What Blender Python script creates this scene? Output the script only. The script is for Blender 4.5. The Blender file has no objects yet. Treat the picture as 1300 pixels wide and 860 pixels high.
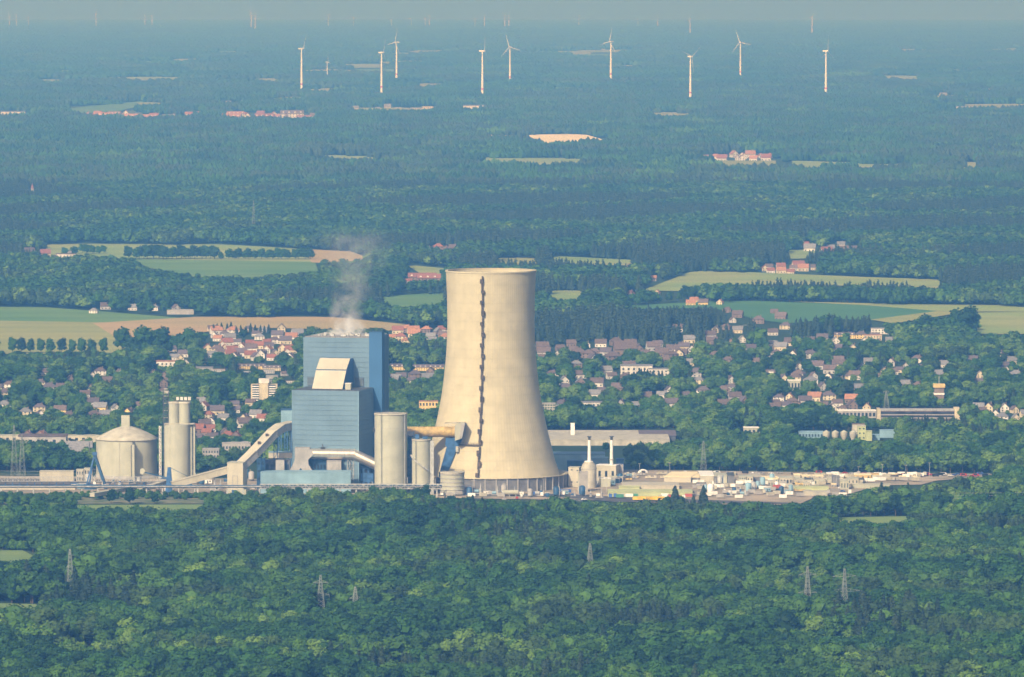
import bpy, bmesh, math, random
import numpy as np
from mathutils import Vector, Matrix

# ------------------------------------------------------------------ scene, camera, sky, sun, exposure
S = bpy.context.scene
COL = S.collection
R = math.radians
F = 8527.0            # focal length in photograph pixels (1300 px wide)
CAMZ = 439.0          # flying height above the plain, metres
PITCH = math.atan((430 + 65) / F)
EARTH = 7.4e6         # radius of the earth (with refraction)

cam_data = bpy.data.cameras.new("camera")
cam = bpy.data.objects.new("camera", cam_data); COL.objects.link(cam)
cam_data.sensor_width = 36; cam_data.lens = F * 36 / 1300
cam_data.clip_start = 5; cam_data.clip_end = 250000
cam.location = (0, 0, CAMZ); cam.rotation_euler = (math.pi / 2 - PITCH, 0, 0)
S.camera = cam

SUN_EL, SUN_AZ = 36.0, 209.0     # azimuth clockwise from the view direction (+Y): behind the camera, to its left
world = bpy.data.worlds.new("World"); S.world = world; world.use_nodes = True
wn = world.node_tree; wn.nodes.clear()
sky = wn.nodes.new("ShaderNodeTexSky"); sky.sky_type = 'NISHITA'; sky.sun_disc = False
sky.sun_elevation = R(SUN_EL); sky.sun_rotation = R(SUN_AZ); sky.air_density = 1.0; sky.dust_density = 6.0; sky.ozone_density = 1.5
bg = wn.nodes.new("ShaderNodeBackground"); bg.inputs[1].default_value = 0.10
wo = wn.nodes.new("ShaderNodeOutputWorld")
wn.links.new(sky.outputs[0], bg.inputs[0]); wn.links.new(bg.outputs[0], wo.inputs[0])

sl = bpy.data.lights.new("sun", 'SUN'); sl.energy = 4.2; sl.angle = R(0.5); sl.color = (1.0, 0.94, 0.79)
so = bpy.data.objects.new("sun", sl); COL.objects.link(so)
tosun = Vector((math.sin(R(SUN_AZ)) * math.cos(R(SUN_EL)), math.cos(R(SUN_AZ)) * math.cos(R(SUN_EL)), math.sin(R(SUN_EL))))
so.rotation_euler = (-tosun).to_track_quat('-Z', 'Y').to_euler()
so.location = (0, 0, 2000)

S.view_settings.view_transform = 'Standard'; S.view_settings.look = 'None'
S.view_settings.exposure = 0.2; S.view_settings.gamma = 1.0; S.view_settings.use_curve_mapping = False
S.render.engine = 'CYCLES'
S.cycles.use_denoising = True
S.cycles.max_bounces = 4; S.cycles.diffuse_bounces = 2; S.cycles.glossy_bounces = 2
S.cycles.transparent_max_bounces = 6; S.cycles.volume_bounces = 6
S.cycles.volume_step_rate = 1.0; S.cycles.volume_max_steps = 96
HAZE_COL, HAZE_ABS, HAZE_D, HAZE_G = (.155,.44,1.0,1), (.97,.88,1,1), 8.8e-5, 0.27
rnd = random.Random(7)
nrng = np.random.default_rng(11)

# ------------------------------------------------------------------ geometry of the view: pixels of the photograph to places on the ground
def gz(x, y): return -(x * x + y * y) / (2 * EARTH)
def ray_z(py, Y): return CAMZ - Y * math.tan(PITCH + math.atan((py - 430) / F))
def at(px, py, Y):
    """the point at distance Y ahead that is seen at px, py"""
    z = ray_z(py, Y); zc = Y * math.cos(PITCH) + (CAMZ - z) * math.sin(PITCH)
    return Vector(((px - 650) / F * zc, Y, z))
def gy(py):
    t = math.tan(PITCH + math.atan((py - 430) / F))
    # CAMZ - t Y = -Y^2/2E
    a = 1 / (2 * EARTH); d = t * t - 4 * a * CAMZ
    if d < 0: return t / (2 * a)
    return (t - math.sqrt(d)) / (2 * a)
def ground(px, py):
    Y = gy(py); p = at(px, py, Y); p.z = gz(p.x, p.y); return p
def mpp(Y): return (Y * math.cos(PITCH) + CAMZ * math.sin(PITCH)) / F     # metres per photograph pixel
def project(x, y, z):
    zc = y * math.cos(PITCH) + (CAMZ - z) * math.sin(PITCH)
    yc = (CAMZ - z) * math.cos(PITCH) - y * math.sin(PITCH)
    return 650 + F * x / zc, 430 + F * yc / zc

# ------------------------------------------------------------------ object helpers
def link(o, parent=None):
    COL.objects.link(o)
    if parent is not None: o.parent = parent
    return o
def tag(o, label=None, cat=None, group=None, kind=None):
    if label: o['label'] = label
    if cat: o['category'] = cat
    if group: o['group'] = group
    if kind: o['kind'] = kind
    return o
def thing(name, label, cat, loc=(0, 0, 0), rotz=0.0, group=None):
    o = bpy.data.objects.new(name, None); o.empty_display_size = 2
    o.location = loc; o.rotation_euler = (0, 0, rotz); link(o)
    return tag(o, label, cat, group)
def clone(o, parent=None):
    c = o.copy(); COL.objects.link(c)
    if parent is not None: c.parent = parent
    for ch in list(KIDS.get(o.name, ())): 
        clone(ch, c)
    return c
KIDS = {}
class MB:
    def __init__(s): s.v = []; s.f = []; s.m = []; s.sm = []
    def add(s, vs, fs, mi=0, smooth=False):
        n = len(s.v); s.v += [tuple(v) for v in vs]
        for f in fs: s.f.append(tuple(i + n for i in f)); s.m.append(mi); s.sm.append(smooth)
        return s
    def box(s, x0, x1, y0, y1, z0, z1, mi=0):
        vs = [(x0,y0,z0),(x1,y0,z0),(x1,y1,z0),(x0,y1,z0),(x0,y0,z1),(x1,y0,z1),(x1,y1,z1),(x0,y1,z1)]
        return s.add(vs, [(3,2,1,0),(4,5,6,7),(0,1,5,4),(1,2,6,5),(2,3,7,6),(3,0,4,7)], mi)
    def beam(s, p, q, w, h=None, mi=0):
        p = Vector(p); q = Vector(q); h = h or w; d = (q - p)
        if d.length < 1e-6: return s
        d.normalize(); up = Vector((0,0,1)) if abs(d.z) < .95 else Vector((0,1,0))
        a = d.cross(up).normalized() * w / 2; b = a.cross(d).normalized() * h / 2
        vs = [p-a-b, p+a-b, p+a+b, p-a+b, q-a-b, q+a-b, q+a+b, q-a+b]
        return s.add(vs, [(3,2,1,0),(4,5,6,7),(0,1,5,4),(1,2,6,5),(2,3,7,6),(3,0,4,7)], mi)
    def tube(s, p, q, r0, r1=None, n=16, mi=0, caps=True):
        p = Vector(p); q = Vector(q); r1 = r0 if r1 is None else r1; d = (q - p).normalized()
        up = Vector((0,0,1)) if abs(d.z) < .95 else Vector((1,0,0))
        a = d.cross(up).normalized(); b = a.cross(d).normalized(); vs = []
        for c, r in ((p, r0), (q, r1)):
            for i in range(n):
                t = 2*math.pi*i/n; vs.append(c + a*math.cos(t)*r + b*math.sin(t)*r)
        s.add(vs, [(i, (i+1) % n, n+(i+1) % n, n+i) for i in range(n)], mi, True)
        if caps: s.add(vs, [tuple(range(n))[::-1], tuple(range(n, 2*n))], mi)
        return s
    def lathe(s, prof, n=32, cx=0, cy=0, mi=0, rib=0.0, smooth=True, cap=True):
        vs = []
        for r, z in prof:
            for i in range(n):
                t = 2*math.pi*i/n; rr = r + (rib if i % 2 else 0)
                vs.append((cx+math.cos(t)*rr, cy+math.sin(t)*rr, z))
        k = len(prof); fs = []
        for j in range(k-1):
            for i in range(n): fs.append((j*n+i, j*n+(i+1) % n, (j+1)*n+(i+1) % n, (j+1)*n+i))
        s.add(vs, fs, mi, smooth)
        if cap: s.add(vs, [tuple((k-1)*n+i for i in range(n))], mi)
        return s
    def prism(s, poly, y0, y1, mi=0):
        """outline in x,z pushed from y0 to y1"""
        n = len(poly); vs = [(x, y0, z) for x, z in poly] + [(x, y1, z) for x, z in poly]
        return s.add(vs, [tuple(range(n)), tuple(range(n, 2*n))[::-1]] + [(i, n+i, n+(i+1) % n, (i+1) % n) for i in range(n)], mi)
    def prismx(s, poly, x0, x1, mi=0):
        """outline in y,z pushed from x0 to x1"""
        n = len(poly); vs = [(x0, y, z) for y, z in poly] + [(x1, y, z) for y, z in poly]
        return s.add(vs, [tuple(range(n))[::-1], tuple(range(n, 2*n))] + [(i, (i+1) % n, n+(i+1) % n, n+i) for i in range(n)], mi)
    def truss(s, p, q, w, h, n, t=.35, mi=0):
        p = Vector(p); q = Vector(q); d = (q-p); u = Vector((0,0,1)) if abs(d.normalized().z) < .9 else Vector((1,0,0))
        a = d.cross(u).normalized()*w/2; b = a.cross(d).normalized()*h/2
        for sa in (-1, 1):
            for sb in (-1, 1): s.beam(p+a*sa+b*sb, q+a*sa+b*sb, t, mi=mi)
        for i in range(n):
            c0 = p+d*(i/n); c1 = p+d*((i+1)/n)
            for sa in (-1, 1):
                sg = 1 if i % 2 else -1
                s.beam(c0+a*sa+b*sg, c1+a*sa-b*sg, t*.7, mi=mi); s.beam(c0+a*sa+b, c0+a*sa-b, t*.7, mi=mi)
            for sb in (-1, 1):
                sg = 1 if i % 2 else -1
                s.beam(c0+a*sg+b*sb, c1-a*sg+b*sb, t*.7, mi=mi)
        return s
    def mesh(s, name):
        me = bpy.data.meshes.new(name); me.from_pydata(s.v, [], s.f)
        me.polygons.foreach_set('material_index', s.m); me.polygons.foreach_set('use_smooth', s.sm)
        me.update(); return me
def part(name, mb, mats, parent=None, label=None, kind=None, loc=None, fix=True):
    me = mb.mesh(name) if isinstance(mb, MB) else mb
    if isinstance(mb, MB):
        for m in (mats if isinstance(mats, (list, tuple)) else [mats]): me.materials.append(m)
        if fix:
            b = bmesh.new(); b.from_mesh(me); bmesh.ops.recalc_face_normals(b, faces=b.faces); b.to_mesh(me); b.free()
    o = bpy.data.objects.new(name, me); link(o, parent)
    if loc is not None: o.location = loc
    if parent is not None: KIDS.setdefault(parent.name, []).append(o)
    if label: o['label'] = label
    if kind: o['kind'] = kind
    return o
def share(name, src, parent, loc=None, rotz=None, scale=None):
    o = bpy.data.objects.new(name, src.data); link(o, parent)
    if loc is not None: o.location = loc
    if rotz is not None: o.rotation_euler = (0, 0, rotz)
    if scale is not None: o.scale = scale
    KIDS.setdefault(parent.name, []).append(o)
    return o
ORD = ['first','second','third','fourth','fifth','sixth','seventh','eighth','ninth','tenth','eleventh','twelfth','thirteenth','fourteenth','fifteenth','sixteenth','seventeenth','eighteenth','nineteenth','twentieth',
       'twenty-first','twenty-second','twenty-third','twenty-fourth','twenty-fifth','twenty-sixth','twenty-seventh','twenty-eighth','twenty-ninth','thirtieth']
QUEUE = {}     # (base label, place) -> [(x, object)]: labels told apart by their order from the left
def later(o, base, place):
    QUEUE.setdefault((base, place), []).append((o.matrix_basis.translation.x, o))
def finish_labels():
    for (base, place), L in QUEUE.items():
        L.sort(key=lambda t: t[0])
        for i, (_, o) in enumerate(L):
            if len(L) == 1: o['label'] = f"{base} {place}"
            elif i == len(L)-1: o['label'] = f"rightmost {base} {place}"
            elif i == 0: o['label'] = f"leftmost {base} {place}"
            else: o['label'] = f"{ORD[min(i,29)]} {base} from left {place}"

# ------------------------------------------------------------------ materials
def mat(name, col, rough=.8, metal=0.0, var=.12, scale=.15, col2=None, stripes=None, spec=.3, randv=0.0, detail=4.0, streak=0.0):
    m = bpy.data.materials.new(name); m.use_nodes = True; nt = m.node_tree; b = nt.nodes['Principled BSDF']
    b.inputs['Roughness'].default_value = rough; b.inputs['Metallic'].default_value = metal
    b.inputs['Specular IOR Level'].default_value = spec
    geo = nt.nodes.new('ShaderNodeNewGeometry')
    nz = nt.nodes.new('ShaderNodeTexNoise'); nz.inputs['Scale'].default_value = scale; nz.inputs['Detail'].default_value = detail
    nt.links.new(geo.outputs['Position'], nz.inputs['Vector'])
    mix = nt.nodes.new('ShaderNodeMix'); mix.data_type = 'RGBA'
    c2 = col2 or tuple(max(0, c*(1-var*2)) for c in col); c1 = col if col2 else tuple(min(1, c*(1+var)) for c in col)
    mix.inputs['A'].default_value = (*c1, 1); mix.inputs['B'].default_value = (*c2, 1)
    mr = nt.nodes.new('ShaderNodeMapRange'); mr.inputs[1].default_value = .35; mr.inputs[2].default_value = .65
    nt.links.new(nz.outputs['Fac'], mr.inputs[0]); nt.links.new(mr.outputs[0], mix.inputs['Factor'])
    out = mix.outputs['Result']
    if stripes:            # (axis 0/1/2, period m, dark factor, share)
        ax, per, dk, sh = stripes
        sx = nt.nodes.new('ShaderNodeSeparateXYZ'); nt.links.new(geo.outputs['Position'], sx.inputs[0])
        a = nt.nodes.new('ShaderNodeMath'); a.operation = 'DIVIDE'; a.inputs[1].default_value = per; nt.links.new(sx.outputs[ax], a.inputs[0])
        f = nt.nodes.new('ShaderNodeMath'); f.operation = 'FRACT'; nt.links.new(a.outputs[0], f.inputs[0])
        l = nt.nodes.new('ShaderNodeMath'); l.operation = 'LESS_THAN'; l.inputs[1].default_value = sh; nt.links.new(f.outputs[0], l.inputs[0])
        k = nt.nodes.new('ShaderNodeMath'); k.operation = 'MULTIPLY'; k.inputs[1].default_value = 1-dk; nt.links.new(l.outputs[0], k.inputs[0])
        m2 = nt.nodes.new('ShaderNodeMix'); m2.data_type = 'RGBA'; m2.inputs['B'].default_value = (0,0,0,1)
        nt.links.new(k.outputs[0], m2.inputs['Factor']); nt.links.new(out, m2.inputs['A']); out = m2.outputs['Result']
    if streak:            # rain streaks: noise drawn out downwards
        mp = nt.nodes.new('ShaderNodeMapping'); mp.inputs['Scale'].default_value = (.35, .35, .012); nt.links.new(geo.outputs['Position'], mp.inputs['Vector'])
        ns = nt.nodes.new('ShaderNodeTexNoise'); ns.inputs['Scale'].default_value = 1.0; ns.inputs['Detail'].default_value = 5; ns.inputs['Roughness'].default_value = .7; nt.links.new(mp.outputs[0], ns.inputs['Vector'])
        rs = nt.nodes.new('ShaderNodeMapRange'); rs.inputs[1].default_value = .42; rs.inputs[2].default_value = .72; rs.inputs[4].default_value = streak; nt.links.new(ns.outputs['Fac'], rs.inputs[0])
        m3 = nt.nodes.new('ShaderNodeMix'); m3.data_type = 'RGBA'; m3.inputs['B'].default_value = (*[v*.35 for v in col], 1)
        nt.links.new(rs.outputs[0], m3.inputs['Factor']); nt.links.new(out, m3.inputs['A']); out = m3.outputs['Result']
    if randv:
        oi = nt.nodes.new('ShaderNodeObjectInfo')
        hv = nt.nodes.new('ShaderNodeHueSaturation')
        r1 = nt.nodes.new('ShaderNodeMapRange'); r1.inputs[3].default_value = 1-randv; r1.inputs[4].default_value = 1+randv
        nt.links.new(oi.outputs['Random'], r1.inputs[0]); nt.links.new(r1.outputs[0], hv.inputs['Value'])
        nt.links.new(out, hv.inputs['Color']); out = hv.outputs['Color']
    nt.links.new(out, b.inputs['Base Color'])
    return m
def foliage(name, dark, light, stand=(1, 1, 1)):
    """leaf colour: differs from tree to tree and, slowly, from stand to stand"""
    m = bpy.data.materials.new(name); m.use_nodes = True; nt = m.node_tree; b = nt.nodes['Principled BSDF']
    b.inputs['Roughness'].default_value = .7; b.inputs['Specular IOR Level'].default_value = .2
    geo = nt.nodes.new('ShaderNodeNewGeometry'); oi = nt.nodes.new('ShaderNodeObjectInfo')
    nz = nt.nodes.new('ShaderNodeTexNoise'); nz.inputs['Scale'].default_value = .012; nz.inputs['Detail'].default_value = 3
    nt.links.new(geo.outputs['Position'], nz.inputs['Vector'])
    n2 = nt.nodes.new('ShaderNodeTexNoise'); n2.inputs['Scale'].default_value = .55; n2.inputs['Detail'].default_value = 3
    nt.links.new(geo.outputs['Position'], n2.inputs['Vector'])
    a = nt.nodes.new('ShaderNodeMath'); a.operation = 'MULTIPLY_ADD'; a.inputs[1].default_value = .85
    nt.links.new(oi.outputs['Random'], a.inputs[0]); nt.links.new(nz.outputs['Fac'], a.inputs[2])
    c = nt.nodes.new('ShaderNodeMath'); c.operation = 'ADD'; nt.links.new(a.outputs[0], c.inputs[0]); nt.links.new(n2.outputs['Fac'], c.inputs[1])
    mr = nt.nodes.new('ShaderNodeMapRange'); mr.inputs[1].default_value = .98; mr.inputs[2].default_value = 1.85
    nt.links.new(c.outputs[0], mr.inputs[0])
    mix = nt.nodes.new('ShaderNodeMix'); mix.data_type = 'RGBA'; mix.inputs['A'].default_value = (*dark, 1); mix.inputs['B'].default_value = (*light, 1)
    nt.links.new(mr.outputs[0], mix.inputs['Factor']); nt.links.new(mix.outputs['Result'], b.inputs['Base Color'])
    return m
M = {}
M['concrete'] = mat('tower concrete', (.51,.46,.32), .9, var=.055, scale=.09, stripes=(2, 7.5, .90, .08), detail=8, streak=.15)
M['cream'] = mat('cream paint', (.42,.425,.345), .7, var=.06, scale=.1, streak=.16)
M['creamroof'] = mat('cream roof', (.44,.42,.35), .8, var=.12, scale=.15, detail=7)
M['sandmetal'] = mat('pale sheeting', (.48,.45,.36), .6, var=.05, scale=.1, streak=.15)
M['blue'] = mat('blue cladding', (.14,.23,.315), .55, var=.05, scale=.05, streak=.15)
M['blue2'] = mat('strong blue cladding', (.04,.125,.28), .55, var=.05, scale=.05)
M['palebl'] = mat('pale blue cladding', (.22,.36,.46), .6, var=.1, scale=.1)
M['dkblue'] = mat('dark blue steel', (.03,.09,.19), .5, var=.2, scale=.3)
M['navy'] = mat('blue steel', (.05,.13,.30), .5, var=.2, scale=.3)
M['grey'] = mat('grey sheeting', (.36,.35,.34), .7, var=.08, scale=.2)
M['louvre'] = mat('grey louvre', (.13,.17,.20), .7, var=.1, scale=.3)
M['dgrey'] = mat('dark grey steel', (.09,.10,.12), .7, var=.3, scale=.4)
M['steel'] = mat('galvanised steel', (.42,.43,.42), .5, var=.15, scale=.5)
M['duct'] = mat('polished duct sheeting', (.72,.66,.56), .33, metal=.85, var=.06, scale=.3)
M['ochre'] = mat('ochre ribbed duct', (.56,.41,.16), .6, var=.15, scale=.3)
M['barrier'] = mat('grey noise barrier', (.17,.17,.18), .8, var=.12, scale=.3)
M['ladder'] = mat('rusty dark steel', (.10,.075,.05), .8, var=.3, scale=.5)
M['white'] = mat('white paint', (.80,.78,.74), .6, var=.05, scale=.3)
M['turbine'] = mat('turbine white', (.80,.84,.88), .5, var=.03, scale=.3)
M['redband'] = mat('red band paint', (.55,.12,.08), .6)
M['glass'] = mat('window glass', (.03,.04,.06), .15, var=.3, spec=.5)
M['green'] = mat('pale green roof', (.42,.46,.25), .8, var=.08, scale=.1)
M['yard'] = mat('sandy yard ground', (.40,.33,.25), .95, scale=.028, col2=(.21,.19,.15), detail=9)
M['asphalt'] = mat('asphalt', (.10,.10,.11), .9, var=.2, scale=.1)
M['field_green'] = mat('green crop', (.09,.20,.045), .95, scale=.006, col2=(.14,.235,.06), stripes=(1, 110.0, .90, .4))
M['field_pale'] = mat('pale crop', (.20,.29,.07), .95, scale=.006, col2=(.30,.32,.10), stripes=(1, 160.0, .90, .35))
M['field_straw'] = mat('ripening corn', (.31,.31,.09), .95, scale=.005, col2=(.25,.28,.08), stripes=(1, 90.0, .9, .45))
M['field_brown'] = mat('bare soil', (.42,.30,.14), .95, scale=.004, col2=(.36,.29,.12), detail=6, stripes=(1, 130.0, .93, .4))
M['field_dark'] = mat('dark green crop', (.05,.15,.06), .95, scale=.006, col2=(.07,.18,.06))
M['meadow'] = mat('meadow grass', (.13,.21,.06), .95, scale=.03, col2=(.19,.26,.08))
M['rough'] = mat('rough grass', (.07,.11,.05), .95, scale=.06, col2=(.20,.19,.11), detail=6)
M['coal'] = mat('coal stock ground', (.09,.09,.10), .95, scale=.08, col2=(.16,.15,.14), detail=6)
M['sand'] = mat('sand pit', (.80,.70,.46), .95, scale=.01, col2=(.70,.60,.38))
M['floor'] = mat('woodland floor', (.035,.055,.03), .95, scale=.01, col2=(.05,.075,.035))
M['bark'] = mat('bark', (.09,.07,.05), .9, var=.2, scale=1.0)
M['leaf_a'] = foliage('dark broadleaf', (.007,.031,.009), (.032,.098,.013))
M['leaf_b'] = foliage('mid broadleaf', (.016,.052,.010), (.060,.138,.014))
M['leaf_c'] = foliage('light broadleaf', (.045,.105,.018), (.12,.205,.028))
M['leaf_d'] = foliage('bluish pine', (.016,.038,.022), (.040,.066,.030))
M['leaf_e'] = foliage('brownish broadleaf', (.018,.042,.014), (.048,.092,.02))
WALLS = [('white', mat('white render', (.64,.62,.58), .85, randv=.06)), ('cream', mat('cream render', (.58,.51,.36), .85, randv=.08)),
         ('yellow', mat('yellow render', (.70,.53,.22), .85, randv=.06)), ('grey', mat('grey render', (.42,.41,.40), .85, randv=.1)), ('brick', mat('brick wall', (.22,.165,.14), .9, randv=.1))]
ROOFS = [('brown', mat('brown roof tiles', (.14,.105,.10), .85, var=.15, scale=.6, randv=.15)), ('red', mat('red roof tiles', (.26,.11,.08), .85, var=.12, scale=.6, randv=.12)),
         ('purple', mat('purple-brown roof tiles', (.12,.10,.115), .85, var=.12, scale=.6, randv=.15)), ('grey', mat('grey roof tiles', (.20,.20,.215), .85, var=.12, scale=.6, randv=.15)),
         ('orange', mat('orange roof tiles', (.36,.18,.11), .85, var=.12, scale=.6, randv=.1))]
WALL = dict(WALLS); ROOF = dict(ROOFS)

# ------------------------------------------------------------------ landuse mask in picture space: where the photograph shows open ground or a roof no tree stands in front
MASK = np.zeros((900, 1500), np.int16)      # x offset 100
def pip(poly, xs, ys):
    inside = np.zeros(xs.shape, bool); n = len(poly)
    for i in range(n):
        x0, y0 = poly[i]; x1, y1 = poly[(i+1) % n]
        c = ((y0 > ys) != (y1 > ys)); 
        with np.errstate(divide='ignore', invalid='ignore'):
            xi = (x1-x0)*(ys-y0)/((y1-y0) if y1 != y0 else 1e-9)+x0
        inside ^= (c & (xs < xi))
    return inside
def clear(poly, v=1):
    X0 = int(max(-100, min(p[0] for p in poly)-1)); X1 = int(min(1399, max(p[0] for p in poly)+2))
    Y0 = int(max(0, min(p[1] for p in poly)-1)); Y1 = int(min(899, max(p[1] for p in poly)+2))
    ys, xs = np.mgrid[Y0:Y1, X0:X1]
    k = pip(poly, xs+.5, ys+.5); MASK[Y0:Y1, X0+100:X1+100][k] = v
def clear_rect(x0, y0, x1, y1, v=1): clear([(x0,y0),(x1,y0),(x1,y1),(x0,y1)], v)

def sheet(name, poly, m, lift, clr=True, grow=0, label=None):
    """a field: laid on the plain, follows the earth's curve"""
    if clr: clear(poly)
    pts = [(x, y + (grow if y > sum(p[1] for p in poly)/len(poly) else 0)) for x, y in poly]
    b = bmesh.new(); w = []
    for x, y in pts:
        p = ground(x, y); w.append((p.x, p.y))
    vs = [b.verts.new((x, y, 0)) for x, y in w]
    f = b.faces.new(vs)
    bmesh.ops.triangulate(b, faces=[f])
    for _ in range(3):
        ed = [e for e in b.edges if e.calc_length() > 250]
        if not ed: break
        bmesh.ops.subdivide_edges(b, edges=ed, cuts=2); bmesh.ops.triangulate(b, faces=b.faces[:])
    for v in b.verts: v.co.z = gz(v.co.x, v.co.y) + lift
    bmesh.ops.recalc_face_normals(b, faces=b.faces)
    me = bpy.data.meshes.new(name); b.to_mesh(me); b.free(); me.materials.append(m)
    for p in me.polygons:
        if p.normal.z < 0: me.flip_normals(); break
    o = bpy.data.objects.new(name, me); link(o); tag(o, label=label, kind='structure'); return o

# ------------------------------------------------------------------ the plain out to the horizon
def plain():
    ys = [2200]
    while ys[-1] < 84000: ys.append(ys[-1] + max(120, ys[-1]*.02))
    xs = np.linspace(-1, 1, 41); v = []; f = []
    for y in ys:
        for t in xs:
            x = t*(3500+y*.25); v.append((x, y, gz(x, y)))
    n = len(xs)
    for j in range(len(ys)-1):
        for i in range(n-1): f.append((j*n+i, j*n+i+1, (j+1)*n+i+1, (j+1)*n+i))
    me = bpy.data.meshes.new('plain'); me.from_pydata(v, [], f); 
    # woodland floor near, mottled farmland and forest far away
    m = bpy.data.materials.new('plain ground'); m.use_nodes = True; nt = m.node_tree; b = nt.nodes['Principled BSDF']
    b.inputs['Roughness'].default_value = .95; b.inputs['Specular IOR Level'].default_value = .1
    geo = nt.nodes.new('ShaderNodeNewGeometry')
    n1 = nt.nodes.new('ShaderNodeTexNoise'); n1.inputs['Scale'].default_value = .00035; n1.inputs['Detail'].default_value = 10; n1.inputs['Roughness'].default_value = .65
    nt.links.new(geo.outputs['Position'], n1.inputs['Vector'])
    cr = nt.nodes.new('ShaderNodeValToRGB'); e = cr.color_ramp.elements
    e[0].position = .40; e[0].color = (.022,.045,.022,1); e[1].position = .72; e[1].color = (.16,.19,.09,1)
    x = cr.color_ramp.elements.new(.56); x.color = (.04,.07,.03,1)
    nt.links.new(n1.outputs['Fac'], cr.inputs[0]); nt.links.new(cr.outputs[0], b.inputs['Base Color'])
    me.materials.append(m)
    o = bpy.data.objects.new('ground', me); link(o); tag(o, kind='structure')
plain()

FIELDS = [
 # near
 ('meadow', [(98,641.5),(262,641),(255,645.5),(98,646)], 'meadow'),
 ('meadow', [(-20,699),(28,699),(42,706),(40,712),(-20,714)], 'meadow'),
 ('meadow', [(1060,658),(1150,656),(1155,661),(1065,665)], 'meadow'),
 ('meadow', [(-20,766),(46,768),(50,773),(-20,774)], 'meadow'),
 ('yard', [(-60,604),(120,606),(560,612),(720,606),(760,598),(800,597),(1000,600),(1262,602.5),(1256,606),(1225,608),(1188,611),(1170,616),(1110,617),(1098,622),(1078,628),(1035,629),(1030,634),(1012,642),(880,641),(760,636),(560,633),(330,630),(-60,626)], 'yard'),
 ('rough_grass', [(-60,626.3),(330,630.3),(560,633.3),(560,637),(330,637),(-60,638)], 'rough'),
 ('coal_yard', [(-60,608),(108,609),(118,615),(-60,616)], 'coal'),
 ('site_road', [(560,627),(720,628),(790,632),(1000,636),(1000,638),(780,635),(700,631),(560,629.5)], 'asphalt'),
 # left of the plant
 ('crop_field', [(-60,390),(60,391),(140,397),(250,403),(250,405),(120,410),(-60,408)], 'field_green'),
 ('crop_field', [(-60,407),(130,410),(150,428),(160,440),(160,447),(-60,447)], 'field_straw'),
 ('ploughed_field', [(118,411),(250,403),(400,403),(430,404),(520,413),(522,418),(380,415),(330,414),(270,418),(225,424),(150,428)], 'field_brown'),
 ('crop_field', [(60,310),(280,311),(390,317),(385,322),(400,330),(180,327),(60,322)], 'field_pale'),
 ('crop_field', [(165,330),(400,333),(404,343),(330,351),(250,350),(190,341)], 'field_green'),
 ('ploughed_field', [(388,317),(445,320),(470,326),(430,333),(395,331)], 'field_brown'),
 ('crop_field', [(483,377),(570,372),(572,385),(505,388),(485,384)], 'field_green'),
 ('crop_field', [(515,337),(570,342),(572,346),(540,349)], 'field_pale'),
 ('crop_field', [(630,328),(680,328),(682,334),(632,334)], 'field_straw'),
 ('crop_field', [(703,326),(805,331),(800,335),(703,333)], 'field_pale'),
 ('crop_field', [(698,370),(742,370),(738,379),(700,380)], 'field_pale'),
 # right
 ('crop_field', [(795,389),(900,384),(960,383),(1160,391),(1205,396),(1110,405),(1060,403),(1000,409),(960,404),(905,392),(800,394)], 'field_dark'),
 ('crop_field', [(1105,404),(1215,393),(1260,392),(1215,399),(1135,409)], 'field_straw'),
 ('crop_field', [(1242,398),(1360,396),(1360,422),(1240,423)], 'field_pale'),
 ('crop_field', [(815,367),(880,345),(960,347),(1100,353),(1192,356),(1196,366),(1150,362),(1000,360),(900,360),(868,368)], 'field_pale'),
 ('crop_field', [(1000,384),(1180,388),(1360,389),(1360,394),(1200,394),(1100,389)], 'field_pale'),
 ('crop_field', [(1000,318),(1036,318),(1032,326),(1004,327)], 'field_pale'),
 # far
 ('crop_field', [(598,202),(740,203),(738,209),(612,208)], 'field_pale'),
 ('sand_pit', [(667,173),(720,172),(745,173),(772,178),(735,183),(700,182),(688,180)], 'sand'),
 ('sand_pit', [(617,173),(652,174),(648,176),(618,176)], 'sand'),
 ('crop_field', [(896,206),(985,206),(985,212),(896,211)], 'field_straw'),
 ('crop_field', [(1005,206),(1065,208),(1150,209),(1150,212),(1007,212)], 'field_pale'),
 ('crop_field', [(1215,208),(1240,208),(1240,216),(1215,216)], 'field_straw'),
 ('crop_field', [(410,199),(480,200),(480,204),(410,203)], 'field_pale'),
 ('crop_field', [(80,137),(190,129),(190,134),(150,140),(95,143)], 'field_green'),
 ('crop_field', [(825,144),(885,145),(885,149),(835,149)], 'field_straw'),
 ('crop_field', [(1225,134),(1340,133),(1340,137),(1225,138)], 'field_straw'),
 ('crop_field', [(440,138),(550,139),(545,142),(460,142)], 'field_straw'),
 ('crop_field', [(120,99),(230,99),(230,102),(130,102)], 'field_pale'),
 ('crop_field', [(320,101),(355,101),(355,104),(322,104)], 'field_pale'),
 ('crop_field', [(660,66),(750,66),(750,68),(660,68)], 'field_pale'),
 ('crop_field', [(520,107),(565,108),(565,110),(520,110)], 'field_straw'),
 ('crop_field', [(1140,63),(1180,63),(1178,66),(1142,66)], 'field_straw'),
 ('crop_field', [(1255,62),(1290,62),(1288,65),(1255,65)], 'field_pale'),
]
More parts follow.
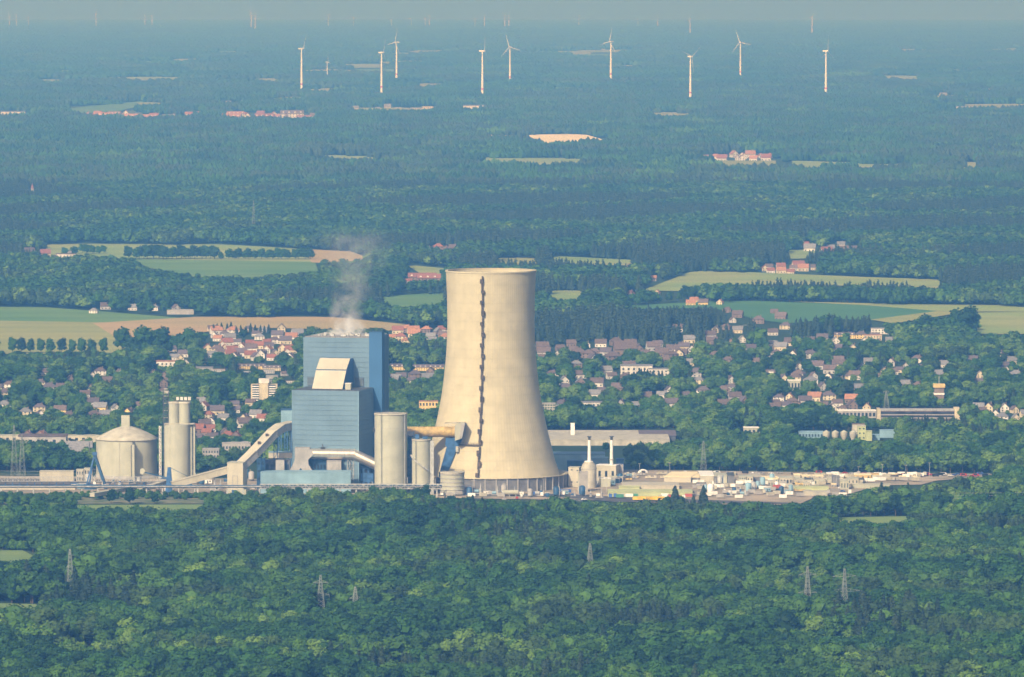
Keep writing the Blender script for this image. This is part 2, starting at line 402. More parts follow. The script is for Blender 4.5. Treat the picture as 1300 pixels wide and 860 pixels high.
for k in range(24):       # thin pale clearings and fields far out
    y_ = rnd.uniform(56, 136) if k < 24 else rnd.uniform(214, 296); x_ = rnd.uniform(-20, 1250); w_ = rnd.uniform(22, 105); t_ = rnd.uniform(.8, 1.6)*(1 if y_ < 140 else 1.5)
    FIELDS.append(('crop_field', [(x_, y_), (x_+w_*.6, y_-.4), (x_+w_, y_+.3), (x_+w_*.9, y_+t_), (x_+w_*.3, y_+t_*1.2)], rnd.choice(['field_pale','field_straw','field_green'])))
for i, (nm, poly, mt) in enumerate(FIELDS):
    far = gy(sum(p[1] for p in poly)/len(poly))
    sheet(nm if nm != 'yard' else 'yard', poly, M[mt], .25 + .04*i if far < 12000 else 2.0 + .05*i, grow=3 if mt != 'yard' else 0)
# ------------------------------------------------------------------ the power station
def root_at(name, label, cat, px, Y, rotz=0.0, group=None):
    """an Empty on the ground at distance Y under picture column px; returns it and the metres per pixel there"""
    p = at(px, 600, Y); zg = gz(p.x, Y)
    for _ in range(3):
        zc = Y*math.cos(PITCH)+(CAMZ-zg)*math.sin(PITCH); x = (px-650)/F*zc
    return thing(name, label, cat, (x, Y, zg), rotz, group), mpp(Y)
def hz(py, o):      # height above the thing's foot that is seen at picture row py
    return ray_z(py, o.location.y) - o.location.z
def lx(px, o):      # x from the thing's foot
    return at(px, 500, o.location.y).x - o.location.x

YP = gy(618)        # distance of the cooling tower's axis
# cooling tower
ct, s = root_at('cooling_tower', 'huge cream concrete hyperbolic cooling tower with a zigzag ladder up its side', 'cooling tower', 623.3, YP)
prof_px = [(604,87.6),(597,85.8),(590,83.2),(582,80.6),(570,77.6),(560,75.2),(550,72.6),(540,70.2),(530,68.0),(520,66.0),(510,64.1),(500,62.4),(490,60.9),(480,59.7),(465,58.1),(450,56.8),(435,55.9),(420,55.4),(405,55.2),(390,55.3),(375,55.7),(360,56.3),(345,57.1)]
H = [(r*s, hz(y, ct)) for y, r in prof_px]
def tower_r(z):
    for (r0, z0), (r1, z1) in zip(H, H[1:]):
        if z0 <= z <= z1: return r0+(r1-r0)*(z-z0)/(z1-z0)
    return H[-1][0] if z > H[-1][1] else H[0][0]
zt = H[-1][1]
m = MB()
zz = list(np.linspace(H[0][1], zt, 60))
m.lathe([(tower_r(z), z) for z in zz] + [(tower_r(zt)+.5, zt), (tower_r(zt)+.5, zt+1.2), (tower_r(zt)-1.4, zt+1.2)] + [(tower_r(z)-1.2, z) for z in zz[::-4]], n=240, rib=.07, smooth=False, cap=False)
part('shell', m, M['concrete'], ct)
m = MB()     # flared collar over the air inlet
RC = 97.6*s
m.lathe([(H[0][0]-.2, H[0][1]-1.2), (H[0][0]+.15, H[0][1]+.6), (RC+.6, 12.0), (RC+.6, 10.9), (RC-2, 10.9)], n=144, cap=False, smooth=True)
part('inlet_collar', m, M['concrete'], ct)
part('inlet_wall', MB().lathe([(RC-1.3, 0), (RC-1.3, 11.2)], n=72, cap=False, smooth=False), M['dgrey'], ct)
first = first2 = None
for i in range(44):
    a = 2*math.pi*i/44; w = 2*math.pi*RC/44*.94
    if first is None:
        first = part('barrier_panel', MB().box(-w/2, w/2, -.3, .3, .2, 10.6), M['barrier'], ct, loc=(math.cos(a)*(RC-.7), math.sin(a)*(RC-.7), 0)); first.rotation_euler = (0,0,a+math.pi/2)
    else: share('barrier_panel', first, ct, (math.cos(a)*(RC-.7), math.sin(a)*(RC-.7), 0), a+math.pi/2)
for i in range(44):
    a = 2*math.pi*(i+.5)/44
    if first2 is None:
        first2 = part('pillar', MB().box(-.5, .5, -.5, .5, 0, 10.85), M['grey'], ct, loc=(math.cos(a)*(RC-.1), math.sin(a)*(RC-.1), 0)); first2.rotation_euler = (0,0,a+math.pi/2)
    else: share('pillar', first2, ct, (math.cos(a)*(RC-.1), math.sin(a)*(RC-.1), 0), a+math.pi/2)
al = -math.pi/2 - math.asin(.185)
m = MB(); zs = np.linspace(9, zt-2, 90)
for za, zb in zip(zs, zs[1:]):
    ra, rb = tower_r(za)+1.3, tower_r(zb)+1.3
    zg = .006 if int(za/9) % 2 else -.006
    m.beam((math.cos(al+zg)*ra, math.sin(al+zg)*ra, za), (math.cos(al+zg)*rb, math.sin(al+zg)*rb, zb), 1.2, 1.0)
    m.beam((math.cos(al-.012)*ra, math.sin(al-.012)*ra, za), (math.cos(al+.02)*rb, math.sin(al+.02)*rb, zb), .35)
part('ladder', m, M['ladder'], ct)
fp = None; k = 0
for z in np.linspace(14, zt-6, 19):
    r = tower_r(z)+1.6; da = (.012 if k % 2 else -.012); k += 1
    if fp is None:
        mm = MB().box(-1.3, 1.3, -1.0, 1.0, -1.8, 1.5)
        fp = part('ladder_platform', mm, M['ladder'], ct, loc=(math.cos(al+da)*r, math.sin(al+da)*r, z)); fp.rotation_euler = (0,0,al+math.pi/2)
    else: share('ladder_platform', fp, ct, (math.cos(al+da)*r, math.sin(al+da)*r, z), al+math.pi/2, (1, 1, rnd.uniform(.7, 1.3)))
# catwalk from the duct head to the ladder
z = hz(560, ct); r = tower_r(z)+1.2; m = MB()
prev = None
for q in np.linspace(al-.62, al, 14):
    c = (math.cos(q)*r, math.sin(q)*r, z)
    if prev: m.beam(prev, c, 1.0, .8); m.beam((prev[0], prev[1], z+1.6), (c[0], c[1], z+1.6), .25); m.beam(c, (c[0], c[1], z+1.6), .25)
    prev = c
part('catwalk', m, M['ladder'], ct)

# boiler house group: one frame turned a little to the left
RZ = R(-14)
YB = 5470.0
bh, s = root_at('boiler_house', 'tall blue boiler house with steam at its roof and cream coal gallery', 'building', 371, YB, RZ)
def frame_z(py, ylocal): return ray_z(py, YB + ylocal*math.cos(RZ)) - bh.location.z
W1 = 85*s/math.cos(RZ)
zl = frame_z(495.5, 0); D1 = 47.0
def clad(parent, x0, x1, y0, y1, z0, z1, n, material, nm='cladding_band'):
    """a block faced with horizontal cladding bands, the joints set back"""
    part('wall', MB().box(x0+.25, x1-.25, y0+.25, y1-.25, z0, z1-.3), M['louvre'], parent)
    h = (z1-z0)/n; f0 = None
    for i in range(n):
        if f0 is None: f0 = part(nm, MB().box(x0, x1, y0, y1, .20, h), material, parent, loc=(0,0,z0))
        else: share(nm, f0, parent, (0,0,z0+i*h))
clad(bh, 0, W1, 0, D1, 0, zl, 20, M['blue'])
part('roof', MB().box(.6, W1-.6, .6, D1-.6, zl, zl+.25), M['dgrey'], bh)
for (xx, yy) in ((0,0),(W1,0)):
    part('corner_trim', MB().box(xx-.35 if xx else -.12, xx+.15, yy-.2, yy+.7, 0, zl+.3), M['palebl'], bh)
X0 = (383-371)*s - D1*math.sin(-RZ); X0 /= math.cos(RZ)
zb = frame_z(428.5, D1)
W2 = 85*s/math.cos(RZ)
clad(bh, X0, X0+W2, D1+.2, D1+62, 0, zb, 30, M['blue'])
part('parapet', MB().box(X0+1, X0+W2-1, D1+1.5, D1+60, zb+.02, zb+.6), M['grey'], bh)
m = MB()
for i in range(26):
    x = rnd.uniform(X0+6, X0+W2-3); y = rnd.uniform(D1+6, D1+40); w = rnd.uniform(.8, 3); m.box(x, x+w, y, y+w, zb+.6, zb+rnd.uniform(1.4, 2.8))
part('roof_plant', m, M['steel'], bh, kind='stuff')
m = MB()
for i in range(40): m.beam((X0+.3+(W2-.6)*i/39, D1+.6, zb), (X0+.3+(W2-.6)*i/39, D1+.6, zb+1.3), .15)
m.beam((X0+.3, D1+.6, zb+1.3), (X0+W2-.3, D1+.6, zb+1.3), .18)
part('roof_railing', m, M['dgrey'], bh)
zs_ = frame_z(421, D1)
X1 = X0+W2+.1
part('stair_tower', MB().box(X1, X1+10.9, D1-1.0, D1+7.5, 0, zs_), M['blue2'], bh)
part('stair_tower_cap', MB().box(X1-.15, X1+11.05, D1-1.15, D1+7.65, zs_+.01, zs_+.6), M['dkblue'], bh)
# coal gallery wedge on the low roof
def bx(px, yl): return ((px-371)*s - yl*math.sin(-RZ))/math.cos(RZ)
xw0 = bx(396.3, 12); xw1 = bx(435, 12)
dz1 = frame_z(470.5, 24)-zl; dz2 = frame_z(455, 36)-zl
part('coal_gallery', MB().prismx([(11.6, zl+.3), (23.9, zl+dz1), (24.6, zl+dz1+1.2), (36, zl+dz2), (46.8, zl+dz2), (46.8, zl+.3)], xw0+.5, xw1-.5), M['blue2'], bh)
def slab(mb, p0, p1, x0, x1, t=.5, lift=.2):
    (y0, z0), (y1, z1) = p0, p1; L = math.hypot(y1-y0, z1-z0); ny, nz = -(z1-z0)/L, (y1-y0)/L
    mb.prismx([(y0+ny*lift, z0+nz*lift), (y1+ny*lift, z1+nz*lift), (y1+ny*(lift+t), z1+nz*(lift+t)), (y0+ny*(lift+t), z0+nz*(lift+t))], x0, x1)
mm = MB(); slab(mm, (11.6, zl+.3), (23.9, zl+dz1), xw0, xw1); part('gallery_lower_front', mm, M['sandmetal'], bh)
mm = MB(); slab(mm, (24.2, zl+dz1+.9), (36, zl+dz2), xw0, xw1, lift=.1); part('gallery_upper_front', mm, M['sandmetal'], bh)
xr = bx(439, 14); part('roof_cabin', MB().box(xr, xr+4.6, 12, 17, zl+.3, zl+5.2), M['cream'], bh)
part('roof_cabin_top', MB().box(xr-.2, xr+4.8, 11.8, 17.2, zl+5.22, zl+5.6), M['white'], bh)
zq0, zq1 = frame_z(489.5, D1), frame_z(479, D1)
for a, b in ((388.5, 399), (449.5, 461)):
    fr = part('louvre_field', MB().box(bx(a, D1), bx(b, D1), D1-.35, D1+.15, zq0, zq1), M['dgrey'], bh); f0 = None
    for i in range(6):
        h = (zq1-zq0)/6
        if f0 is None: f0 = part('louvre_slat', MB().box(bx(a, D1)+.2, bx(b, D1)-.2, D1-.6, D1-.37, .15, h-.25), M['louvre'], fr, loc=(0,0,zq0))
        else: share('louvre_slat', f0, fr, (0,0,zq0+i*h))
clear([(383,425),(487,425),(487,520),(474,628),(371,628),(371,490)], 606)

# pale blue annexe on the left of the low block, with its steel frame
an, s = root_at('annexe_building', 'pale blue annexe on a steel frame at the left of the blue boiler block', 'building', 357, 5535)
part('wall', MB().box(0, 10, 0, 14, hz(546, an), hz(521, an)), M['palebl'], an)
part('roof', MB().box(-.3, 10.2, -.3, 14, hz(521, an)+.02, hz(520, an)), M['dkblue'], an)
m = MB()
for x in (-1, 4, 9.5): m.truss((x, 2, 0), (x, 2, hz(546, an)-.1), 2.4, 2.4, 9, .5)
part('steel_frame', m, M['navy'], an)
part('steel_frame', MB().box(6.5, 8.6, 5, 9, 0, hz(547, an)), M['palebl'], an)
for i in range(6):
    part('cladding_band', MB().box(-.12, 10.1, -.15, -.02, hz(546, an)+i*2.55+.2, hz(546, an)+i*2.55+2.3), M['palebl'], an)

# dust collector with its funnel-shaped front and the silver duct
dc, s = root_at('dust_collector', 'grey funnel shaped dust collector in front of the blue boiler block', 'filter', 366, 5452)
pl = [(366,600),(371,591),(374,584),(374,569),(393,569),(398,577),(391,584),(391.5,590),(398,600)]
part('housing', MB().prism([(lx(x, dc), hz(y, dc)) for x, y in pl], 0, 13), M['grey'], dc)
part('support_wall', MB().box(2, lx(397, dc)-1, .6, 12, 0, hz(600, dc)-.05), M['dgrey'], dc)
part('inspection_door', MB().prism([(lx(380, dc), hz(599.5, dc)), (lx(380, dc), hz(596, dc)), (lx(381.5, dc), hz(594.3, dc)), (lx(383, dc), hz(596, dc)), (lx(383, dc), hz(599.5, dc))], -.25, -.03), M['dkblue'], dc)
m = MB()
for i in range(7): x = lx(374.4, dc)+1.9*i; m.beam((x, -.12, hz(583, dc)), (x, -.12, hz(569.5, dc)), .22, .2)
part('rib', m, M['grey'], dc)
du, s = root_at('flue_duct', 'silver round flue duct bending down behind the large cream silo', 'duct', 420, 5458)
pts = [Vector((lx(394, du), 0, hz(576.5, du))), Vector((lx(449, du), 0, hz(577, du))), Vector((lx(480, du), -3, hz(591, du)))]
rr = 6.9*s
def pipe_run(mb, pts, r, n=28, seg=1.0):
    ring = []; dirs = [(b-a).normalized() for a, b in zip(pts, pts[1:])]
    for i, p in enumerate(pts):
        d = dirs[0] if i == 0 else dirs[-1] if i == len(pts)-1 else (dirs[i-1]+dirs[i]).normalized()
        up = Vector((0,0,1)); a = d.cross(up).normalized(); b = a.cross(d).normalized()
        k = 1 if i in (0, len(pts)-1) else 1/max(.5, d.dot(dirs[i]))
        ring += [p+a*math.cos(2*math.pi*j/n)*r+b*math.sin(2*math.pi*j/n)*r*k for j in range(n)]
    fs = [(i*n+j, i*n+(j+1) % n, (i+1)*n+(j+1) % n, (i+1)*n+j) for i in range(len(pts)-1) for j in range(n)]
    mb.add(ring, fs, 0, True); mb.add(ring, [tuple(range(n))[::-1], tuple(range((len(pts)-1)*n, len(pts)*n))], 0)
m = MB(); pipe_run(m, pts, rr); part('duct_tube', m, M['duct'], du)
for i in range(9):
    x = pts[0].x+3+i*4.1; part('flange', MB().tube((x, 0, pts[0].z), (x+.35, 0, pts[0].z), rr+.22, n=24), M['duct'], du)
for x in (lx(443, du), lx(447, du)):
    part('duct_support', MB().truss((x, 0, 0), (x, 0, pts[1].z-rr+.5), 1.8, 2.5, 6, .4), M['steel'], du)
m = MB().box(lx(407, du), lx(413, du), -1.5, 1.5, pts[0].z+rr-.2, pts[0].z+rr+1.0)
m.beam((lx(404, du), -1, pts[0].z+rr+.9), (lx(416, du), -1, pts[0].z+rr+1.4), .3); m.beam((lx(410, du), 0, pts[0].z+rr+1), (lx(409, du), 0, pts[0].z+rr+3.4), .9)
part('damper_drive', m, M['dgrey'], du)

# low halls in front of the boiler house
def block(name, label, cat, x0, x1, ytop, Y, depth, wall, roof, rotz=0.0, parts_=None, group=None, z0=0.0, roof_h=.5, win=None, ribs=0, gable=None):
    """a hall: walls, roof, and rows of windows or wall ribs; x0,x1,ytop in picture units at distance Y"""
    o, s = root_at(name, label, cat, x0, Y, rotz, group)
    w = (x1-x0)*s/math.cos(rotz); h = hz(ytop, o)
    yb_ = project(o.location.x, Y, o.location.z)[1]; clear_rect(x0, ytop-depth*.08/s, x1, ytop+(yb_-ytop)*.55, int(yb_))
    part('wall', MB().box(0, w, 0, depth, z0, h), M.get(wall) or WALL[wall], o)
    rm = M.get(roof) or ROOF[roof]
    if gable:
        part('roof', MB().prismx([(-.5, h-.1), (depth+.5, h-.1), (depth/2, h+gable)], -.4, w+.4), rm, o)
    else: part('roof', MB().box(-.25, w+.25, -.25, depth+.25, h+.02, h+roof_h), rm, o)
    if win:
        nx, nz, wf, hf = win; f0 = None
        for j in range(nz):
            for i in range(nx):
                cw = w/nx; ch = (h-z0)/nz; x = cw*(i+.5); z = z0+ch*(j+.5)
                if f0 is None: f0 = part('window', MB().box(-cw*wf/2, cw*wf/2, -.12, .1, -ch*hf/2, ch*hf/2), M['glass'], o, loc=(x, 0, z))
                else: share('window', f0, o, (x, 0, z))
    if ribs:
        f0 = None
        for i in range(ribs+1):
            if f0 is None: f0 = part('wall_rib', MB().box(-.2, .2, -.25, -.01, z0+.1, h-.1), M.get(wall) or WALL[wall], o)
            else: share('wall_rib', f0, o, (w*i/ribs, 0, 0))
    return o
block('turbine_hall', 'long low pale blue hall in front of the dust collector and silver duct', 'building', 331, 445, 600.5, 5425, 22, 'palebl', 'palebl', ribs=14)
block('pump_house', 'cream flat shed left of the grey dust collector', 'shed', 341, 373, 575, 5470, 12, 'sandmetal', 'palebl', z0=hz(584, dc))
block('filter_house', 'dark grey machine house under the cream flat shed', 'building', 336, 368, 585, 5452, 12, 'dgrey', 'dgrey', win=(5, 2, .6, .5))
o = block('gabled_shed', 'small grey gabled shed before the cream flat shed', 'shed', 350, 361, 584, 5448, 10, 'grey', 'dgrey'); 
block('duct_house', 'grey sloping machine house below the silver duct', 'building', 415, 433, 586, 5452, 10, 'grey', 'grey', ribs=5)
block('switch_house', 'dark blue switch house below the silver duct', 'building', 398, 414, 583, 5460, 10, 'dkblue', 'dgrey', win=(4, 2, .6, .3))
block('switch_house', 'blue machine house right below the bend of the silver duct', 'building', 449, 474, 590, 5462, 12, 'navy', 'palebl', win=(4, 2, .6, .3))
block('switch_house', 'dark blue stair block right of the cream transfer tower', 'building', 326, 336, 584, 5462, 12, 'dkblue', 'dkblue', win=(2, 4, .6, .3))
m_ = M['steel']

# silos
def silo(label, x0, x1, ytop, ybot, wall='cream', rings=0, dome=None, lift=0.0, rail=True, cat='silo', yb=None):
    Y = gy(ybot)+ (x1-x0)*.32
    o, s = root_at('silo', label, cat, (x0+x1)/2, Y); r = (x1-x0)/2*s; h = hz(ytop, o)
    part('shell', MB().lathe([(r, lift), (r, h)], n=56, smooth=True), M[wall], o)
    part('rim', MB().lathe([(r+.02, h-1.1), (r+.3, h-1.0), (r+.3, h+.25), (r-.1, h+.25)], n=56, cap=True), M['creamroof'], o)
    for i in range(rings): 
        z = lift+(h-lift)*(i+.5)/rings; part('ring', MB().lathe([(r, z-.35), (r+.28, z-.3), (r+.28, z+.3), (r, z+.35)], n=56, cap=False), M['grey'], o)
    if not rings:
        for q in (.2, .4, .6, .8): part('seam_ring', MB().lathe([(r, lift+(h-lift)*q), (r+.1, lift+(h-lift)*q+.05), (r+.1, lift+(h-lift)*q+.22), (r, lift+(h-lift)*q+.27)], n=56, cap=False), M['creamroof'], o)
        m = MB(); a0 = R(238); q = Vector((math.cos(a0)*(r+.5), math.sin(a0)*(r+.5), 0))
        m.beam(q+Vector((-.4,0,lift)), q+Vector((-.4,0,h)), .16); m.beam(q+Vector((.4,0,lift)), q+Vector((.4,0,h)), .16)
        for i in range(int((h-lift)/1.2)): m.beam(q+Vector((-.4,0,lift+i*1.2)), q+Vector((.4,0,lift+i*1.2)), .12)
        part('ladder', m, M['dgrey'], o)
    if rail:
        m = MB()
        for i in range(36):
            a = 2*math.pi*i/36; b = 2*math.pi*(i+1)/36
            m.beam((math.cos(a)*r, math.sin(a)*r, h+.2), (math.cos(a)*r, math.sin(a)*r, h+1.5), .12); m.beam((math.cos(a)*r, math.sin(a)*r, h+1.5), (math.cos(b)*r, math.sin(b)*r, h+1.5), .14)
        part('railing', m, M['dgrey'], o)
    return o, r, h, s
o, r, h, s = silo('largest cream cylindrical silo right of the blue boiler house', 475.5, 517, 525, 629, lift=7)
m = MB()
for i in range(14): a = 2*math.pi*i/14; part('leg', MB().box(math.cos(a)*(r-1)-.5, math.cos(a)*(r-1)+.5, math.sin(a)*(r-1)-.5, math.sin(a)*(r-1)+.5, 0, 7), M['dgrey'], o)
part('plinth', MB().lathe([(r-3, 0), (r-3, 6.8)], n=24), M['cream'], o)
part('platform', MB().box(-r-1.2, -r+1.2, -4, 0, h*.78, h*.78+2.4), M['dgrey'], o)
part('gutter_pipe', MB().beam((r*.86, -r*.55, 7), (r*.86, -r*.55, h), .5), M['steel'], o)
o, r, h, s = silo('slender cream silo with a stair band between large silo and cooling tower', 523, 547, 558, 629, lift=6)
m = MB(); prev = None
for i in range(14):
    a = R(195+i*9); z = h*(.72-.28*i/13); c = (math.cos(a)*(r+.9), math.sin(a)*(r+.9), z)
    if prev: m.beam(prev, c, 1.2, .9)
    prev = c
part('spiral_stair', m, M['steel'], o)
m = MB()
for i in range(10): a = 2*math.pi*i/10; part('leg', MB().box(math.cos(a)*(r-1)-.4, math.cos(a)*(r-1)+.4, math.sin(a)*(r-1)-.4, math.sin(a)*(r-1)+.4, 0, 6), M['dgrey'], o)
part('plinth', MB().lathe([(r-2.5, 0), (r-2.5, 5.8)], n=20), M['cream'], o)
part('lift_shaft', MB().box(r-.6, r+2.4, -3.5, 1, 0, h-1), M['steel'], o)
m = MB().box(-5, -2, -3, 1, h+.3, h+4); m.box(1, 5, -3, 2, h+.3, h+2.2); m.beam((-6, 0, h), (-6, 0, h+7), .35)
part('roof_machine', m, M['navy'], o)
o, r, h, s = silo('squat cream storage tank with ring beams at the foot of the cooling tower', 559, 589.5, 599.5, 630, rings=6)
# dark pipe bridge tower between the first two silos
o, s = root_at('pipe_tower', 'dark blue pipe tower in the gap between the two front silos', 'tower', 517.5, gy(624))
part('frame', MB().truss((2.3, 2, 0), (2.3, 2, hz(553, o)), 4, 4, 14, .45), M['dkblue'], o)
part('shaft', MB().box(.6, 4, 3, 7, 0, hz(556, o)), M['dkblue'], o)
m = MB()
for i in range(5): m.tube((.5+i*.8, 1.2, 0), (.5+i*.8, 1.2, hz(560+rnd.uniform(0, 20), o)), .25, n=8)
part('pipe', m, M['steel'], o)
part('head', MB().box(-.5, 5.5, 0, 6, hz(553.5, o), hz(548, o)), M['grey'], o)

# ribbed ochre duct to the cooling tower
od, s = root_at('flue_gas_duct', 'ochre ribbed flue gas duct running from behind the large silo to the cooling tower', 'duct', 545, gy(625)+15)
zc_ = hz(548.5, od); rr = 6.9*s
part('duct_tube', MB().tube((lx(505, od), 0, zc_), (lx(577, od), 0, zc_), rr-.35, n=28), M['ochre'], od)
f0 = None
for i in range(34):
    x = lx(506, od)+i*(lx(576, od)-lx(506, od))/33
    if f0 is None: f0 = part('duct_rib', MB().tube((0, 0, 0), (.7, 0, 0), rr, n=28), M['ochre'], od, loc=(x, 0, zc_))
    else: share('duct_rib', f0, od, (x, 0, zc_))
dh, s = root_at('gas_inlet_box', 'cream angular duct head standing on a leaning blue frame before the cooling tower', 'duct box', 577, gy(625)+12)
pl = [(577.5,559),(577.5,541.5),(580,537),(590.5,536),(586.5,556)]
part('housing', MB().prism([(lx(x, dh), hz(y, dh)) for x, y in pl], -8, 9), M['cream'], dh)
pl = [(583.3,555.8),(585.5,538),(590.6,536.1),(586.6,555.8)]
part('side_cladding', MB().prism([(lx(x, dh), hz(y, dh)) for x, y in pl], -8.4, -8.05), M['grey'], dh)
m = MB(); prev = None
for i in range(25):
    a = 2*math.pi*i/24; c = (lx(574, dh)+math.cos(a)*6.2, math.sin(a)*6, hz(537, dh)+math.cos(a)*.3)
    if prev: m.beam(prev, c, .5)
    if i % 4 == 0: m.beam(c, (c[0], c[1], hz(542, dh)), .35)
    prev = c
part('ring_walkway', m, M['creamroof'], dh)
pl = [(558,600),(569.5,598),(579.5,570),(583,566),(587,557),(566,556),(565,565),(567,568)]
part('leaning_frame', MB().prism([(lx(x, dh), hz(y, dh)) for x, y in pl], 1.5, 8), M['navy'], dh)
part('landing', MB().box(lx(578.5, dh), lx(582, dh), -.5, 1.4, hz(574, dh), hz(567, dh)), M['creamroof'], dh)
part('foot', MB().box(lx(557, dh), lx(570, dh), -.5, 8, 0, hz(600, dh)), M['dkblue'], dh)
block('pump_shed', 'low blue and white pump shed between slender silo and squat tank', 'shed', 548, 558, 607, gy(622), 8, 'dkblue', 'white', win=(3, 1, .5, .4))
clear_rect(475, 524, 549, 618, 622); clear_rect(517, 540, 592, 618, 618)
clear([(537,604),(554,545),(566,400),(566,342),(680,342),(681,430),(694,540),(721,604),(721,625),(590,625)], 612)

# domed silo on the left
ds, s = root_at('domed_silo', 'broad cream silo with shallow conical roof and a small square head', 'silo', 161, gy(608)+10)
r = 38.8*s; he = hz(557, ds)
part('shell', MB().lathe([(r, 0), (r, he)], n=72), M['cream'], ds)
part('roof', MB().lathe([(r+.9, he-.3), (r+.9, he+.5), (r*.75, he+(hz(541.5, ds)-he)*.42), (r*.45, he+(hz(541.5, ds)-he)*.78), (r*.18, hz(541.5, ds)), (0.5, hz(541, ds))], n=72), M['creamroof'], ds)
part('roof_head', MB().box(-4.2*s/.645, 2.6*s/.645, -3, 3, hz(543.5, ds), hz(527.5, ds)), M['cream'], ds)
al2 = math.asin(.28)
m = MB()
for x, a in ((lx(153.5, ds), 0),): m.beam((x, -math.sqrt(r*r-x*x)-.05, 0), (x, -math.sqrt(r*r-x*x)-.05, he), .45)
part('downpipe', m, M['creamroof'], ds)
xa = lx(171.5, ds); ya = -math.sqrt(r*r-xa*xa); m = MB()
m.box(xa-1.0, xa+1.1, ya-8, ya+.2, 0, he-3)
part('stair_shaft', m, M['cream'], ds); f0 = None
for i in range(22):
    z = 1+i*(he-4)/22
    if f0 is None: f0 = part('stair_landing', MB().box(xa-1.9, xa-1.0, ya-8.2, ya-1, 0, .5), M['dgrey'], ds, loc=(0,0,z))
    else: share('stair_landing', f0, ds, (0,0,z))
part('stair_frame', MB().truss((xa, ya-3, he-3), (xa-1, ya+8, he+4), 1.2, 1.2, 6, .3), M['dgrey'], ds)
part('base_ring', MB().lathe([(r+.6, 0), (r+.6, 3.2), (r, 3.3)], n=72, cap=False), M['grey'], ds)
clear([(122,556),(155,541),(155,527),(167,527),(167,541),(200,556),(200,612),(122,612)], 603)

# twin silo block
ts, s = root_at('twin_silo', 'tall cream silo block crowned by two narrower cylinders', 'silo', 228, gy(612)+14)
zb1 = hz(538.5, ts)
f0 = None
part('lower_cylinder', MB().lathe([(14.5*s, 0), (14.5*s, zb1)], n=48, cx=lx(227, ts), cy=0), M['cream'], ts)
part('left_cylinder', MB().lathe([(8*s, 0), (8*s, zb1-.4)], n=32, cx=lx(216.5, ts), cy=-1), M['cream'], ts)
part('side_shaft', MB().box(lx(241, ts), lx(247.5, ts), -2, 9, 0, zb1-.7), M['cream'], ts)
part('side_pilaster', MB().box(lx(243.6, ts), lx(245, ts), -2.6, -2.02, 0, zb1-1), M['dgrey'], ts)
part('roof', MB().box(lx(208.6, ts), lx(247, ts), -5, 5, zb1+.02, zb1+.6), M['creamroof'], ts)
zt2 = hz(510.5, ts)
for px_, rw in ((220.5, 7.0), (234, 7.4)):
    c = part('upper_cylinder', MB().lathe([(rw*s, zb1+.6), (rw*s, zt2)], n=36, cx=lx(px_, ts), cy=2), M['cream'], ts)
    part('cylinder_rim', MB().lathe([(rw*s+.3, zt2-1.4), (rw*s+.3, zt2+.2), (rw*s-.3, zt2+.2)], n=36, cx=lx(px_, ts), cy=2), M['creamroof'], ts)
for a in (224, 229, 234, 239):
    part('roof_fan', MB().box(lx(a, ts), lx(a+3.2, ts), 0, 3, zt2+1.4, zt2+4), M['white'], ts)
m = MB()
for a in np.linspace(221, 241, 9): m.beam((lx(a, ts), 0, zt2), (lx(a, ts), 0, zt2+4.6), .3)
m.beam((lx(220, ts), 0, zt2+1.2), (lx(242, ts), 0, zt2+1.2), .4)
part('roof_frame', m, M['ladder'], ts)
st, s = root_at('scaffold_tower', 'steel lattice stair tower standing left against the tall twin silo', 'tower', 211, gy(612)+16)
part('lattice', MB().truss((0, 0, 0), (0, 0, hz(497, st)), 4.4, 4.4, 26, .45), M['dgrey'], st)
part('head', MB().box(-1.5, 2.6, -2, 2, hz(499.5, st), hz(496.2, st)), M['creamroof'], st)
f0 = None
for i in range(13):
    if f0 is None: f0 = part('landing', MB().box(-1.6, 1.6, -1.6, 1.6, 0, .5), M['cream'], st, loc=(0,0,4))
    else: share('landing', f0, st, (0,0,4+i*6))
st, s = root_at('lattice_mast', 'thin white steel mast between domed silo and twin silo', 'mast', 203.5, gy(610)+5)
part('lattice', MB().truss((0, 0, 0), (0, 0, hz(541, st)), 1.6, 1.6, 26, .35), M['white'], st)
clear([(208,496),(242,505),(248,540),(248,606),(208,606)], 606)

